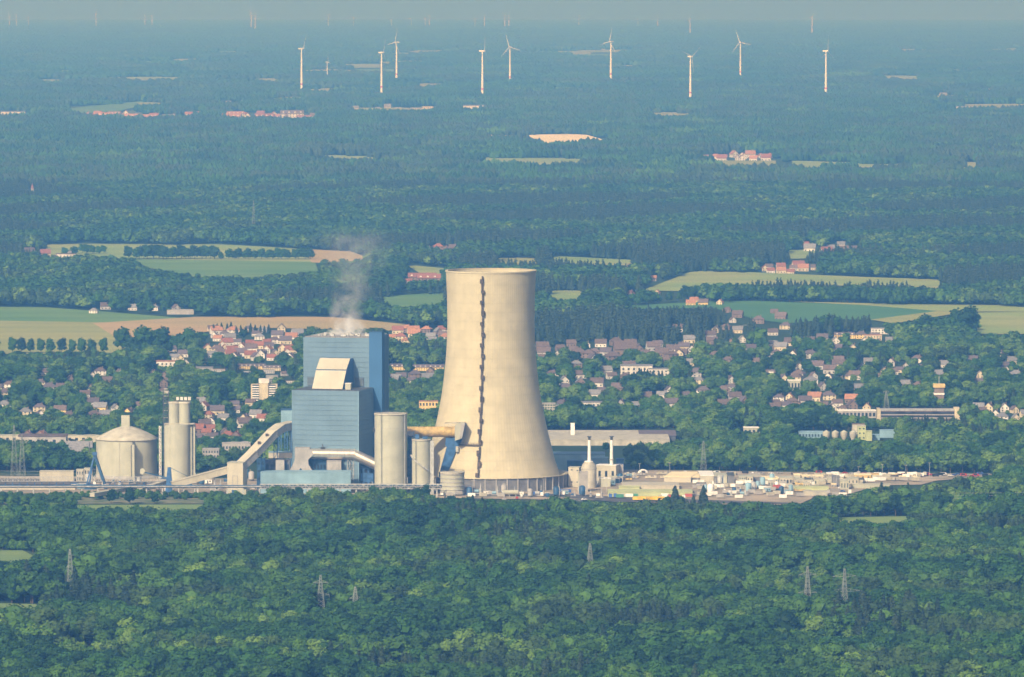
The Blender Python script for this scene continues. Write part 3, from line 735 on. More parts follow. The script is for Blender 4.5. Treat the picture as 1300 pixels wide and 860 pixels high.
# transfer tower and the conveyor galleries
tt, s = root_at('transfer_tower', 'cream boxy transfer tower where the two conveyor galleries meet', 'tower', 288.5, gy(629), R(-10))
w = 20.5*s; h = hz(588, tt)
part('wall', MB().box(0, w, 0, 16, 0, h), M['sandmetal'], tt); part('roof', MB().box(-.2, w+.2, -.2, 16.2, h+.02, h+.5), M['cream'], tt)
part('base', MB().box(-.4, w+2.6, -.8, 14, 0, 4.8), M['cream'], tt)
part('door', MB().box(4, 7.6, -1.05, -.82, .2, 4.4), M['navy'], tt)
part('door_frame', MB().prism([(4.2, 5), (4.2, h*.62), (8.6, h*.62), (8.6, 5), (8.1, 5), (8.1, h*.62-.5), (4.7, h*.62-.5), (4.7, 5)], -.25, -.02), M['grey'], tt)
def gallery(name, label, pts, wid, hei, wall, roof, lit=1.0):
    """inclined conveyor gallery through world points"""
    c = pts[0]; o = thing(name, label, 'conveyor', tuple(c)); P = [p-c for p in pts]
    for a, b in zip(P, P[1:]):
        d = (b-a).normalized(); side = d.cross(Vector((0,0,1))).normalized(); up = side.cross(d).normalized()
        part('gallery_box', MB().beam(a-d*.3, b+d*.3, wid, hei), M[wall], o)
        part('gallery_roof', MB().beam(a+up*(hei/2+.25)-d*.5, b+up*(hei/2+.25)+d*.5, wid+.7, .5), M[roof], o)
        L = (b-a).length; n = max(2, int(L/9)); f0 = None
        m = MB()
        for i in range(n+1): q = a+d*(L*i/n)-side*(wid/2+.1)*(1 if side.y > 0 else -1); m.beam(q-up*hei/2, q+up*hei/2, .3)
        part('gallery_frame', m, M[wall], o)
    return o
YT = tt.location.y
g = gallery('conveyor_gallery', 'steep cream roofed conveyor gallery rising from the transfer tower to the boiler block',
        [at(306, 592, YT+10), at(322, 576.5, YT+20), at(346, 551, YT+40), at(356, 543.5, YT+52), at(372, 540, YT+72)], 8.5, 5.8, 'grey', 'sandmetal')
for (px_, py_, yy) in ((334, 563, YT+30), (350, 549, YT+45)):
    p = at(px_, py_, yy); q = p.copy(); q.z = gz(p.x, p.y); p.z -= 3.2
    part('trestle', MB().truss(q-Vector(g.location), p-Vector(g.location), 3, 3, 7, .5), M['navy'], g)
for t_ in ((339, 556, YT+32), (329, 566, YT+24)):
    p = at(*t_)-Vector(g.location); part('roof_hatch', MB().box(p.x-1.2, p.x+1.2, p.y-1, p.y+1, p.z+1.5, p.z+3.4), M['ladder'], g)
g = gallery('conveyor_gallery', 'low cream conveyor gallery sloping down left from the transfer tower',
        [at(290, 597, YT+8), at(219, 616, YT-2)], 6, 5, 'sandmetal', 'sandmetal')
for t_ in (0.25, .55, .8):
    a = at(290, 597, YT+8); b = at(219, 616, YT-2); p = a.lerp(b, t_); q = p.copy(); q.z = gz(p.x, p.y); p.z -= 2.6
    if p.z-q.z > 1.5: part('trestle', MB().beam(q-Vector(g.location), p-Vector(g.location), 1.2), M['steel'], g)
gallery('conveyor_gallery', 'pale ground level conveyor gallery left of the blue slewing mast', [at(212, 612, gy(624)), at(178, 623, gy(629))], 4, 3, 'cream', 'creamroof')
gallery('conveyor_gallery', 'brownish conveyor gallery at ground level below the domed silo', [at(176, 619, gy(627)), at(117, 629, gy(636))], 4, 2.6, 'creamroof', 'cream')
clear([(288,588),(310,576),(345,541),(372,533),(372,545),(350,560),(312,592),(312,628),(288,628)], 590); clear([(218,612),(290,590),(290,600),(218,619)], 606)

# stacker: blue A-frame, and the slewing mast with its counterweight boom
sk, s = root_at('coal_stacker', 'blue A-frame coal stacker left of the domed silo', 'stacker', 118, gy(622))
top = Vector((lx(119.5, sk), 2, hz(577, sk)))
for q in ((109, 618), (112, 618)): part('front_leg', MB().beam((lx(q[0], sk), -3 if q[0] < 111 else 5, hz(q[1], sk)), top, 1.1), M['navy'], sk)
part('rear_leg', MB().beam((lx(132.5, sk), 0, hz(615, sk)), top, 2.6, 2.0), M['dkblue'], sk)
part('mast_head', MB().box(top.x-1.6, top.x+2, 0, 4, top.z-1, top.z+1.6), M['navy'], sk)
part('brace', MB().truss(top, (top.x+4.4, 2, top.z-15), 2, 1, 6, .4), M['navy'], sk)
part('mast_pole', MB().beam((lx(113, sk), 4, hz(575, sk)), (lx(113, sk), 4, hz(562, sk)), .7), M['dgrey'], sk)
m = MB().truss((lx(97, sk), 0, 4), (lx(136, sk), 0, 2), 3, 2.4, 12, .5); m.box(lx(107, sk), lx(121, sk), -3, 3, 0, 3)
part('undercarriage', m, M['dkblue'], sk)
sw, s = root_at('slewing_crane', 'blue slewing mast with a long boom and a cream counterweight before the twin silo', 'crane', 214.5, gy(626))
part('mast', MB().prism([(-3.2, 0), (3.2, 0), (1.6, hz(593.5, sw)), (-1.0, hz(593.5, sw))], -2, 2), M['navy'], sw)
part('boom', MB().beam((lx(181, sw), -1, hz(599, sw)), (-1, 0, hz(607, sw)), .9), M['dkblue'], sw)
part('counterweight', MB().prism([(lx(177.5, sw), hz(601, sw)), (lx(181, sw), hz(602.5, sw)), (lx(184.5, sw), hz(597.5, sw)), (lx(182, sw), hz(594.5, sw)), (lx(178, sw), hz(595.5, sw))], -2.5, 1.5), M['cream'], sw)
part('stay_cable', MB().beam((1, 0, hz(594, sw)), (lx(243, sw), 4, hz(608, sw)), .35), M['dkblue'], sw)
m = MB()
for x in (-2.6, 2.6): part('portal_leg', MB().box(x-.8, x+.8, -1.5, 1.5, 0, 5), M['white'], sw)

# long pipe rack in front of everything
pr, s = root_at('pipe_rack', 'long raised pipe rack running in front of the whole plant', 'pipe rack', 0, gy(631))
xa, xb = lx(-40, pr), lx(561, pr); zr = hz(620.5, pr); zr2 = hz(615, pr)
part('truss', MB().truss((lx(330, pr), 0, (zr+zr2)/2), (xb, 0, (zr+zr2)/2), 4, zr2-zr, 44, .5), M['steel'], pr)
for i in range(3): part('pipe', MB().tube((xa, -1+i*1.1, zr+1+i*.7), (xb, -1+i*1.1, zr+1+i*.7), .42, n=8), [M['dgrey'], M['steel'], M['dkblue']][i], pr)
f0 = None
for x in np.arange(xa, xb, 13.0):
    if f0 is None: f0 = part('post', MB().box(-.5, .5, -1.6, 1.6, 0, zr), M['steel'], pr, loc=(x, 0, 0))
    else: share('post', f0, pr, (x, 0, 0))
# second rack behind, at the left
pr, s = root_at('pipe_rack', 'blue-grey pipe rack with thin rails crossing the left yard before the domed silo', 'pipe rack', 0, gy(617))
xa, xb = lx(-40, pr), lx(205, pr)
part('deck', MB().box(xa, xb, -1.5, 1.5, hz(612.5, pr), hz(611.4, pr)), M['dgrey'], pr)
part('rail', MB().truss((xa, 0, hz(608.5, pr)), (xb, 0, hz(608.5, pr)), 2.6, 3.6, 70, .25), M['steel'], pr)
f0 = None
for x in np.arange(xa, xb, 6.0):
    if f0 is None: f0 = part('post', MB().box(-.25, .25, -1, 1, 0, hz(612.5, pr)), M['navy'], pr, loc=(x, 0, 0))
    else: share('post', f0, pr, (x, 0, 0))
block('long_shed', 'long cream panelled shed behind the left pipe rack', 'shed', 50.5, 93, 599, gy(612), 10, 'sandmetal', 'cream', ribs=3)
block('boundary_wall', 'low tan wall along the left edge of the plant', 'wall', -40, 95, 617.5, gy(622.5), 1.2, 'sandmetal', 'cream', ribs=20)
for x0, x1, yt, lab in ((97, 106, 597, 'small brownish kiln shed right of the long cream shed'), (107, 117, 595.5, 'small tan silo house left of the domed silo')):
    block('kiln_shed', lab, 'shed', x0, x1, yt, gy(612), 8, 'creamroof', 'cream', win=(3, 2, .4, .5))

# right of the cooling tower: gas plant
tk, s = root_at('storage_tank', 'cream round tank with cone shoulder and slim stack right of the cooling tower', 'tank', 747.5, gy(620)+3)
r = 9.8*s
part('shell', MB().lathe([(r, 0), (r, hz(594, tk)), (r*.86, hz(590, tk)), (r*.62, hz(587.5, tk)), (r*.5, hz(586, tk))], n=40), M['creamroof'], tk)
part('top_ring', MB().lathe([(r*.56, hz(586.6, tk)), (r*.56, hz(585.4, tk))], n=32), M['white'], tk)
part('band', MB().lathe([(r+.25, hz(595.5, tk)), (r+.25, hz(594.5, tk)), (r-.2, hz(594.4, tk))], n=40, cap=False), M['grey'], tk)
part('chimney', MB().tube((.4, 0, hz(586, tk)), (.4, 0, hz(559, tk)), 2.2*s, 1.85*s, n=20), M['white'], tk)
part('chimney_cap', MB().tube((.4, 0, hz(559, tk)), (.4, 0, hz(555, tk)), 1.6*s, n=16), M['dgrey'], tk)
part('chimney_platform', MB().tube((.4, 0, hz(555, tk)), (.4, 0, hz(554, tk)), 2.7*s, n=16), M['dgrey'], tk)
ch, s = root_at('chimney', 'slim white chimney with dark tip standing on the cream machine house', 'chimney', 776.3, gy(612))
part('shaft', MB().tube((0, 0, 0), (0, 0, hz(559, ch)), 2.4*s, 1.85*s, n=20), M['white'], ch)
part('tip', MB().tube((0, 0, hz(559, ch)), (0, 0, hz(555, ch)), 1.6*s, n=16), M['dgrey'], ch)
part('platform', MB().tube((0, 0, hz(555, ch)), (0, 0, hz(554, ch)), 2.7*s, n=16), M['dgrey'], ch)
part('collar', MB().tube((0, 0, hz(584, ch)), (0, 0, hz(583, ch)), 3*s, n=16), M['steel'], ch)
block('blue_hall', 'wide grey-blue flat hall directly right behind the cooling tower', 'hall', 700, 768, 577.5, gy(600), 30, 'palebl', 'blue', ribs=9)
block('blue_hall', 'small dark blue block before the wide blue hall', 'hall', 720, 740, 586, gy(606), 10, 'dkblue', 'navy')
block('blue_hall', 'dark blue cube at the right end of the gas plant', 'hall', 782.5, 792, 583.5, gy(600), 10, 'navy', 'blue2')
block('blue_hall', 'grey blue block between the two slim stacks', 'hall', 752, 772, 582, gy(603), 10, 'blue', 'palebl')
o = block('concrete_block', 'cream block with deep slots right beside the cooling tower inlet wall', 'building', 721.5, 735, 594, gy(619), 9, 'sandmetal', 'cream', R(-12))
for x, z in ((2, 4), (2, 14), (6.8, 4), (6.8, 13.5)): part('slot', MB().box(x, x+1.6, -.15, .05, z, z+1), M['dgrey'], o)
o = block('concrete_block', 'narrow cream framed block with a broad grey side before the round tank', 'building', 733.5, 735.5, 600, gy(625), 1, 'cream', 'cream')
block('concrete_block', 'grey panelled block before the round tank', 'building', 735.5, 746, 600, gy(625), 7, 'grey', 'grey', ribs=8)
block('machine_house', 'cream machine house below the second slim stack', 'building', 757, 782, 591, gy(612), 12, 'sandmetal', 'white', R(-14), win=(3, 1, .35, .35))
block('machine_house', 'grey machine house at the right of the cream machine house', 'building', 782.5, 791, 591, gy(611), 10, 'grey', 'grey', ribs=5)
block('low_building', 'pale low building with concrete base in front of the gas plant', 'building', 761, 775, 608, gy(619), 8, 'cream', 'white')
block('low_building', 'grey low garage right in front of the gas plant', 'building', 775.5, 791, 606, gy(614), 8, 'grey', 'cream', win=(3, 1, .5, .6))
clear([(745,553),(753,553),(753,583),(772,583),(772,553),(781,553),(781,582),(792,582),(792,600),(700,600),(700,577),(745,577)], 598)

# yard halls
block('green_hall', 'long pale green flat roofed hall in the right yard', 'hall', 772, 879, 625, gy(632), 24, 'green', 'green')
block('green_hall', 'pale green low hall left of the long cream hall', 'hall', 786, 812, 619, gy(624), 14, 'green', 'green')
block('cream_hall', 'long cream ribbed roof hall behind the green hall', 'hall', 790, 862, 617.0, gy(622.5), 34, 'sandmetal', 'sandmetal', ribs=22)
block('tan_hall', 'wide tan flat hall behind the long cream hall', 'hall', 843, 877, 606, gy(613), 55, 'sandmetal', 'sand', R(-8))
block('blue_grey_side', 'dark side wing of the wide tan hall', 'hall', 877.5, 888, 606.5, gy(613), 40, 'barrier', 'sand')
block('cream_warehouse', 'bright cream warehouse with dark end wall, second of the yard row', 'hall', 889, 906, 604.5, gy(614), 50, 'sandmetal', 'white')
block('cream_warehouse', 'dark blue-grey end wing of the bright cream warehouse', 'hall', 906.5, 915, 605, gy(614), 40, 'barrier', 'cream')
block('yard_building', 'narrow cream building with a raised box in the yard row', 'building', 915.5, 923, 605, gy(614), 30, 'cream', 'cream')
block('yard_building', 'dark grey building right of the narrow cream building', 'building', 924, 932.5, 604, gy(615), 30, 'barrier', 'dgrey')
block('yard_building', 'small raised tan box at the back of the yard row', 'building', 926, 934, 600.5, gy(604), 10, 'cream', 'sandmetal')
block('yard_building', 'cream office block with window rows in the yard centre', 'building', 938, 947, 606, gy(616), 16, 'cream', 'cream', win=(3, 3, .5, .4))
block('yard_building', 'tan office block next to a dark shed in the yard centre', 'building', 948, 956, 606, gy(616), 20, 'sandmetal', 'cream', win=(2, 2, .4, .4))
block('yard_building', 'dark slate shed behind the yard centre', 'building', 956.5, 966, 606, gy(614), 20, 'barrier', 'creamroof')
block('yard_building', 'wide pale hall at the yard centre right', 'building', 967, 988, 608, gy(614), 24, 'cream', 'sand', win=(5, 1, .3, .4))
block('yard_building', 'pale block with blue canopy below the wide pale hall', 'building', 990, 1006, 607, gy(616), 16, 'sandmetal', 'cream', win=(4, 1, .5, .5))
for k, (x0, x1, yt, yb, wl, rf, lab) in enumerate([
    (1010,1021,609,615,'sandmetal','cream','cream cube hall left of the green strip hall'), (1022,1032,609,616,'cream','dgrey','cream hall with dark openings behind the green strip hall'),
    (1033,1048,609,616,'cream','sandmetal','pale hall behind the right half of the green strip hall'), (1050,1056,607,615,'cream','creamroof','narrow cream hall beside the grey cube'),
    (1057,1066,606,618,'barrier','barrier','grey cube building right of the green strip hall'), (1067,1078,611,622,'cream','cream','cream stepped block below the grey cube'),
    (1076,1090,608.5,615,'sandmetal','cream','tan hall behind the white fence'), (1085,1106,603.5,610,'ochre','sand','ochre long hall at the back of the right yard'),
    (1107,1116,603,610,'cream','ochre','cream house with a red door at the back of the right yard'), (1090,1097,609,614,'barrier','dgrey','dark blue-grey shed behind the white fence'),
    (1008,1016,603.5,608,'cream','sand','small tan hut at the back of the middle yard'), (1018,1045,605,608.5,'sandmetal','sand','long tan roofed store at the back of the middle yard'),
    (975,985,612,617,'creamroof','creamroof','brown gravel bay wall in the yard centre')]):
    block('yard_building', lab, 'building', x0, x1, yt, gy(yb), 14, wl, rf, win=(3, 1, .3, .5) if x1-x0 > 9 else None)
block('strip_hall', 'long narrow pale green roofed hall in the middle of the right yard', 'hall', 1008, 1052, 619.5, gy(623.5), 16, 'green', 'green')
block('site_wall', 'white panelled wall below the tan halls at the right of the yard', 'wall', 1081, 1130, 615, gy(620.5), 2, 'cream', 'cream', ribs=12)
block('tan_store', 'brownish low store below the green strip hall', 'hall', 1020, 1050, 624.5, gy(630), 8, 'creamroof', 'creamroof', ribs=7)
for k in range(22):
    x0 = 1012+k*7.3+rnd.uniform(-2, 2); yb_ = rnd.choice([606, 611, 615, 619]); wd = rnd.uniform(4, 9)
    if x0 > 1100 and yb_ > 612: yb_ = 607
    block('site_cabin', f"{ORD[k]} pale site cabin or small store from the left in the right yard", 'cabin', x0, x0+wd, yb_-rnd.uniform(3, 5.5), gy(yb_), rnd.uniform(6, 12), rnd.choice(['cream','sandmetal','grey','creamroof']), rnd.choice(['cream','sand','white','creamroof']), win=(3, 1, .4, .4), group='site cabins of the right yard')
# round white tent in the back of the yard
tn, s = root_at('dome_tent', 'white dome tent at the back of the yard behind the green hall', 'tent', 816.5, gy(601))
m = MB(); r = 7*s
m.lathe([(r*math.cos(t), r*.75*math.sin(t)) for t in np.linspace(0, 1.5, 8)], n=24); part('cover', m, M['white'], tn)
part('opening', MB().prism([(-2, .1), (2, .1), (1.4, 2.6), (-1.4, 2.6)], -r-.1, -r+1), M['ladder'], tn)
# large flat hall roof behind the gas plant, a slate hall and its white post
block('flat_hall', 'very wide tan flat roofed hall behind the two slim stacks', 'hall', 680, 850, 559, gy(566), 118, 'creamroof', 'creamroof', ribs=30)
block('slate_hall', 'dark slate pitched hall right behind the wide tan hall', 'hall', 812, 858, 553.5, gy(560), 60, 'dgrey', 'purple', gable=3)
block('white_pylon', 'white twin post sign tower behind the cooling tower', 'tower', 724.5, 729.5, 538, gy(560), 1.5, 'white', 'white')
clear([(700,550),(815,545),(862,545),(850,560),(800,562),(700,562)], 562)
# vehicles, containers and stacks on the yard
def car_mesh(n, L=4.5, W=1.9, Hh=1.5, van=False):
    m = MB()
    if van: m.prism([(-L/2,.4),(L/2,.4),(L/2,1.3),(L/2-.9,Hh),(-L/2,Hh)], -W/2, W/2)
    else: m.prism([(-L/2,.35),(L/2,.35),(L/2,.85),(L/2-.9,.95),(L/2-1.7,Hh),(-L/2+1.0,Hh),(-L/2+.3,.95),(-L/2,.9)], -W/2, W/2)
    return m
CARCOL = [('white', mat('white car paint', (.75,.75,.75), .3)), ('silver', mat('silver car paint', (.4,.41,.42), .3, metal=.4)), ('black', mat('black car paint', (.02,.02,.022), .3)),
          ('red', mat('red car paint', (.40,.03,.03), .3)), ('blue', mat('blue car paint', (.04,.09,.30), .3))]
tyre = mat('tyre rubber', (.02,.02,.02), .9)
def make_car(col, van):
    o = thing('parked_van' if van else 'parked_car', '', 'van' if van else 'car')
    L, W, Hh = (5.6, 2.0, 2.3) if van else (4.5, 1.85, 1.5)
    part('body', car_mesh(0, L, W, Hh, van), dict(CARCOL)[col], o)
    part('windows', MB().prism([(L/2-1.68, .98), (L/2-1.75, Hh-.12), (-L/2+1.1, Hh-.12), (-L/2+.5, .98)], -W/2-.03, W/2+.03), M['glass'], o)
    for x in (-L/2+.9, L/2-.9):
        for y in (-W/2+.05, W/2-.05): part('wheel', MB().tube((x, y-.12, .34), (x, y+.12, .34), .34, n=12), tyre, o)
    return o
protos = {}
cars = [(x, y) for x in range(868, 1000, 11) for y in (602.5,)] + [(x, 605) for x in range(1118, 1180, 7)] + [(x, 602.6) for x in range(1040, 1112, 8)] + \
       [(700,633),(712,629),(655,634),(668,631),(740,636),(805,606),(795,604),(880,627),(905,625),(955,622),(960,627),(985,624),(1066,622),(1070,626),(1150,607),(1135,610),(600,633),(1016,630)]
for (x, y) in cars:
    x += rnd.uniform(-2, 2); y += rnd.uniform(-.5, .5)
    col = rnd.choices(['white','silver','black','red','blue'], [4,3,3,1,1])[0]; van = rnd.random() < .25
    k = (col, van)
    if k not in protos: o = protos[k] = make_car(*k)
    else: o = clone(protos[k])
    p = ground(x, y); o.location = (p.x, p.y, p.z+.9 if y < 0 else p.z+.6); o.rotation_euler = (0, 0, rnd.choice([0, math.pi/2, .4, -.3])+rnd.uniform(-.1, .1))
    zone = 'at the back of the yard' if y < 608 and x < 1112 else 'on the far right of the yard' if x > 1112 else 'on the sandy yard right of the cooling tower'
    o['group'] = 'vehicles parked on the yard'; later(o, f"{col} {'van' if van else 'car'} parked", zone)
CONT = [('white', M['white']), ('blue', mat('blue container paint', (.06,.14,.42), .6)), ('red', mat('red container paint', (.40,.09,.06), .6)), ('green', mat('green container paint', (.08,.28,.18), .6)),
        ('yellow', mat('yellow container paint', (.75,.50,.06), .6)), ('grey', M['grey']), ('tan', M['creamroof'])]
cprot = {}
def container(col, L=6.1):
    o = thing('shipping_container', '', 'container'); m = MB().box(-L/2, L/2, -1.2, 1.2, .1, 2.6)
    mt = dict(CONT)[col]; part('body', m, mt, o)
    m = MB()
    for i in range(14): x = -L/2+.3+i*(L-.6)/13; m.box(x-.09, x+.09, -1.28, -1.2, .25, 2.45)
    part('side_rib', m, mt, o); part('door', MB().box(L/2, L/2+.06, -1.1, 1.1, .2, 2.5), mt, o)
    return o
spots = []
for x in range(560, 720, 13): spots.append((x+rnd.uniform(-4,4), 630.5+rnd.uniform(-1.5,2), None))
for x in range(775, 808, 6): spots.append((x, 633.5+rnd.uniform(-.8,.8), 'green' if rnd.random() < .6 else None))
for x in range(808, 840, 5): spots.append((x, 636.8, 'yellow'))
for x in range(838, 880, 6): spots.append((x, 634+rnd.uniform(-1.5,1.5), rnd.choice(['white','red','tan','white'])))
for x in range(884, 1010, 6): spots.append((x, 621.5+rnd.uniform(-2,3), None)); 
for x in range(890, 1006, 8): spots.append((x, 631+rnd.uniform(-3.5,4), rnd.choice(['tan','white','white','grey',None])))
for x in range(1016, 1080, 9): spots.append((x, 630+rnd.uniform(-2,2), rnd.choice(['white','tan','grey'])))
for x in range(1060, 1178, 6): spots.append((x, 606+rnd.uniform(-1.5,2.5), rnd.choice(['white','tan','grey','white'])))
for x in range(1092, 1168, 7): spots.append((x, 612+rnd.uniform(-1,2), rnd.choice(['white','tan','white','grey'])))
for x in range(884, 1060, 5): spots.append((x, 617+rnd.uniform(-6,1), rnd.choice(['white','tan','white','tan','grey'])))
for x in (708, 714, 720): spots.append((x, 627.5, 'blue'))
for x, y, c in spots:
    c = c or rnd.choice(['white','white','white','blue','red','grey','grey','tan','tan','tan','tan','white'])
    if c not in cprot: o = cprot[c] = container(c)
    else: o = clone(cprot[c])
    p = ground(x, y); o.location = (p.x, p.y, p.z+1.3); o.rotation_euler = (0, 0, rnd.choice([0, 0, .3, math.pi/2])+rnd.uniform(-.08, .08))
    z = 'before the cooling tower' if x < 725 else 'before the green hall' if x < 883 else 'in the central yard' if x < 1012 and y < 626 else 'along the front edge of the central yard' if x < 1012 else 'in the right yard'
    o['group'] = 'containers standing on the yard'; later(o, f"{c} shipping container", z)
o, s = root_at('tank_trailer', 'pale yellow tank on a frame in front of the cooling tower', 'tank', 650, gy(631))
part('tank_shell', MB().tube((-8, 0, 3.6), (5, 0, 3.6), 1.9, n=20), M['cream'], o)
for x in (-6, -2, 3): part('leg', MB().box(x-.3, x+.3, -1.5, 1.5, 0, 2), M['steel'], o)
# earth and gravel heaps
for i, (x, y, w, c) in enumerate([(975,617,9,'creamroof'),(985,616,6,'dgrey'),(735,636,12,'dgrey'),(893,618,8,'ladder'),(640,634,8,'grey'),(1130,608,14,'sand'),(1160,607,16,'sand'),(1190,605,14,'creamroof'),(700,636,9,'sand'),(760,628,12,'creamroof')]):
    o, s = root_at('gravel_heap', '', 'heap', x, gy(y)); o['group'] = 'heaps of loose material on the yard'; later(o, 'low heap of gravel and soil', 'on the yard')
    m = MB(); n = 18; rr = w/2*s; pr_ = [(1,0),(.8,.35),(.5,.75),(.2,.95),(.02,1)]
    vs = []
    for a, b in pr_:
        for k in range(n): t = 2*math.pi*k/n; q = a*rr*(1+.22*math.sin(2*t+i)+.1*math.sin(5*t)); vs.append((math.cos(t)*q, math.sin(t)*q*1.3, b*rr*.32*(1+.15*math.sin(3*t))))
    m.add(vs, [(j*n+k, j*n+(k+1) % n, (j+1)*n+(k+1) % n, (j+1)*n+k) for j in range(4) for k in range(n)], 0, True)
    part('mound', m, M[c], o)

# small plant machinery along the front of the works
mach = [('steel', 'navy'), ('palebl', 'steel'), ('white', 'grey'), ('dkblue', 'steel'), ('grey', 'dgrey')]
def machine(kind, m1, m2):
    o = thing('pump_unit' if kind == 0 else 'small_tank' if kind == 1 else 'machine_cabin', '', {0:'pump unit', 1:'tank', 2:'cabin'}[kind])
    if kind == 0:
        part('base', MB().box(-3, 3, -1.5, 1.5, 0, .6), M['grey'], o); part('motor', MB().tube((-2.5, 0, 1.8), (.4, 0, 1.8), 1.1, n=12), M[m1], o)
        part('pump', MB().tube((1.6, 0, .6), (1.6, 0, 3.6), .9, n=12), M[m2], o); part('pipe', MB().beam((1.6, 0, 3.2), (1.6, 0, 7), .5), M['steel'], o)
    elif kind == 1:
        part('shell', MB().lathe([(2.1, .8), (2.1, 5.6), (1.2, 6.4), (.3, 6.6)], n=18), M[m1], o); part('skirt', MB().lathe([(1.7, 0), (1.7, .79)], n=12), M['dgrey'], o)
        part('ladder', MB().beam((2.3, -.6, 0), (2.3, -.6, 6.6), .4), M[m2], o)
    else:
        part('wall', MB().box(-3.2, 3.2, -2, 2, 0, 3.2), M[m1], o); part('roof', MB().box(-3.5, 3.5, -2.3, 2.3, 3.22, 3.6), M[m2], o)
        part('door', MB().box(-.6, .5, -2.12, -2.02, .1, 2.3), M['dgrey'], o); part('window', MB().box(1.2, 2.4, -2.1, -2.02, 1.2, 2.3), M['glass'], o)
    return o
mp0 = {}
spots = [(x, rnd.uniform(608, 626)) for x in np.arange(314, 560, 5.2)] + [(x, rnd.uniform(613, 625)) for x in np.arange(96, 290, 8)] + [(x, rnd.uniform(604, 617)) for x in np.arange(757, 800, 6)] + [(x, rnd.uniform(628, 634)) for x in np.arange(596, 770, 11)] + [(x, rnd.uniform(611, 634)) for x in np.arange(890, 1010, 6)]
for x, y in spots:
    k = (rnd.randrange(3), rnd.randrange(5))
    if k not in mp0: o = mp0[k] = machine(k[0], *mach[k[1]])
    else: o = clone(mp0[k])
    p = ground(x, y); o.location = (p.x, p.y, p.z+1.0); o.rotation_euler = (0, 0, rnd.choice([0, 0, math.pi/2])+rnd.uniform(-.1, .1)); q = rnd.uniform(.7, 1.25); o.scale = (q, q, q)
    z = 'beside the left silos' if x < 300 else 'before the boiler house' if x < 560 else 'at the gas plant' if x < 800 and y < 618 else 'before the cooling tower' if x < 800 else 'in the central yard'
    o['group'] = 'small machinery of the works'; later(o, f"{ {'steel':'grey','palebl':'pale blue','white':'white','dkblue':'dark blue','grey':'light grey'}[mach[k[1]][0]]} {['pump unit','small tank','machine cabin'][k[0]]}", z)

lp0 = None
for x, y in [(600,629),(640,633),(690,627),(735,630),(770,626),(812,607),(850,606),(886,616),(915,622),(945,628),(975,622),(1003,632),(1030,622),(1062,620),(1090,611),(1120,608),(1150,609),(1180,606)]:
    if lp0 is None:
        o = lp0 = thing('lamp_post', '', 'lamp post'); part('pole', MB().tube((0,0,0), (0,0,11), .2, .12, n=8), M['steel'], o); part('lamp_head', MB().box(-1.1, 1.1, -.25, .25, 11, 11.3), M['grey'], o)
    else: o = clone(lp0)
    p = ground(x, y); o.location = (p.x, p.y, p.z+.8); o['group'] = 'lamp posts of the yard'; later(o, 'slim grey lamp post', 'on the yard')
stk = {}
for k in range(46):
    x = rnd.uniform(795, 1165); y = rnd.uniform(604, 609) if x > 1090 else rnd.uniform(603.5, 612) if x < 1000 else rnd.uniform(604, 626)
    mt = rnd.choice(['creamroof','sandmetal','ladder','grey','ochre'])
    if mt not in stk:
        o = stk[mt] = thing('material_stack', '', 'stack'); f0 = None
        for i in range(4):
            if f0 is None: f0 = part('pallet_load', MB().box(-1.1, 1.1, -1.5, 1.5, 0, 1.6), M[mt], o, loc=(-3.6, 0, 0))
            else: share('pallet_load', f0, o, (-3.6+2.4*i, rnd.uniform(-.3, .3), 0), rnd.uniform(-.1, .1), (1, 1, rnd.uniform(.6, 1.5)))
    else: o = clone(stk[mt])
    p = ground(x, y); o.location = (p.x, p.y, p.z+1.0); o.rotation_euler = (0, 0, rnd.uniform(-.3, .3)); o['group'] = 'stacks of building material on the yard'
    later(o, {'creamroof':'beige','sandmetal':'cream','ladder':'dark brown','grey':'grey','ochre':'ochre'}[mt]+' row of stacked pallets', 'on the yard')

for x in np.arange(1128, 1255, 5.5):      # more vehicles and small loads on the far right strip
    k = rnd.choice(list(protos)); o = clone(protos[k]); p = ground(x+rnd.uniform(-2, 2), rnd.uniform(603.8, 606.5)); o.location = (p.x, p.y, p.z+.7); o.rotation_euler = (0, 0, rnd.uniform(-.4, .4))
    o['group'] = 'vehicles on the far right strip'; later(o, f"{k[0]} {'van' if k[1] else 'car'} parked", 'at the far right end of the yard')
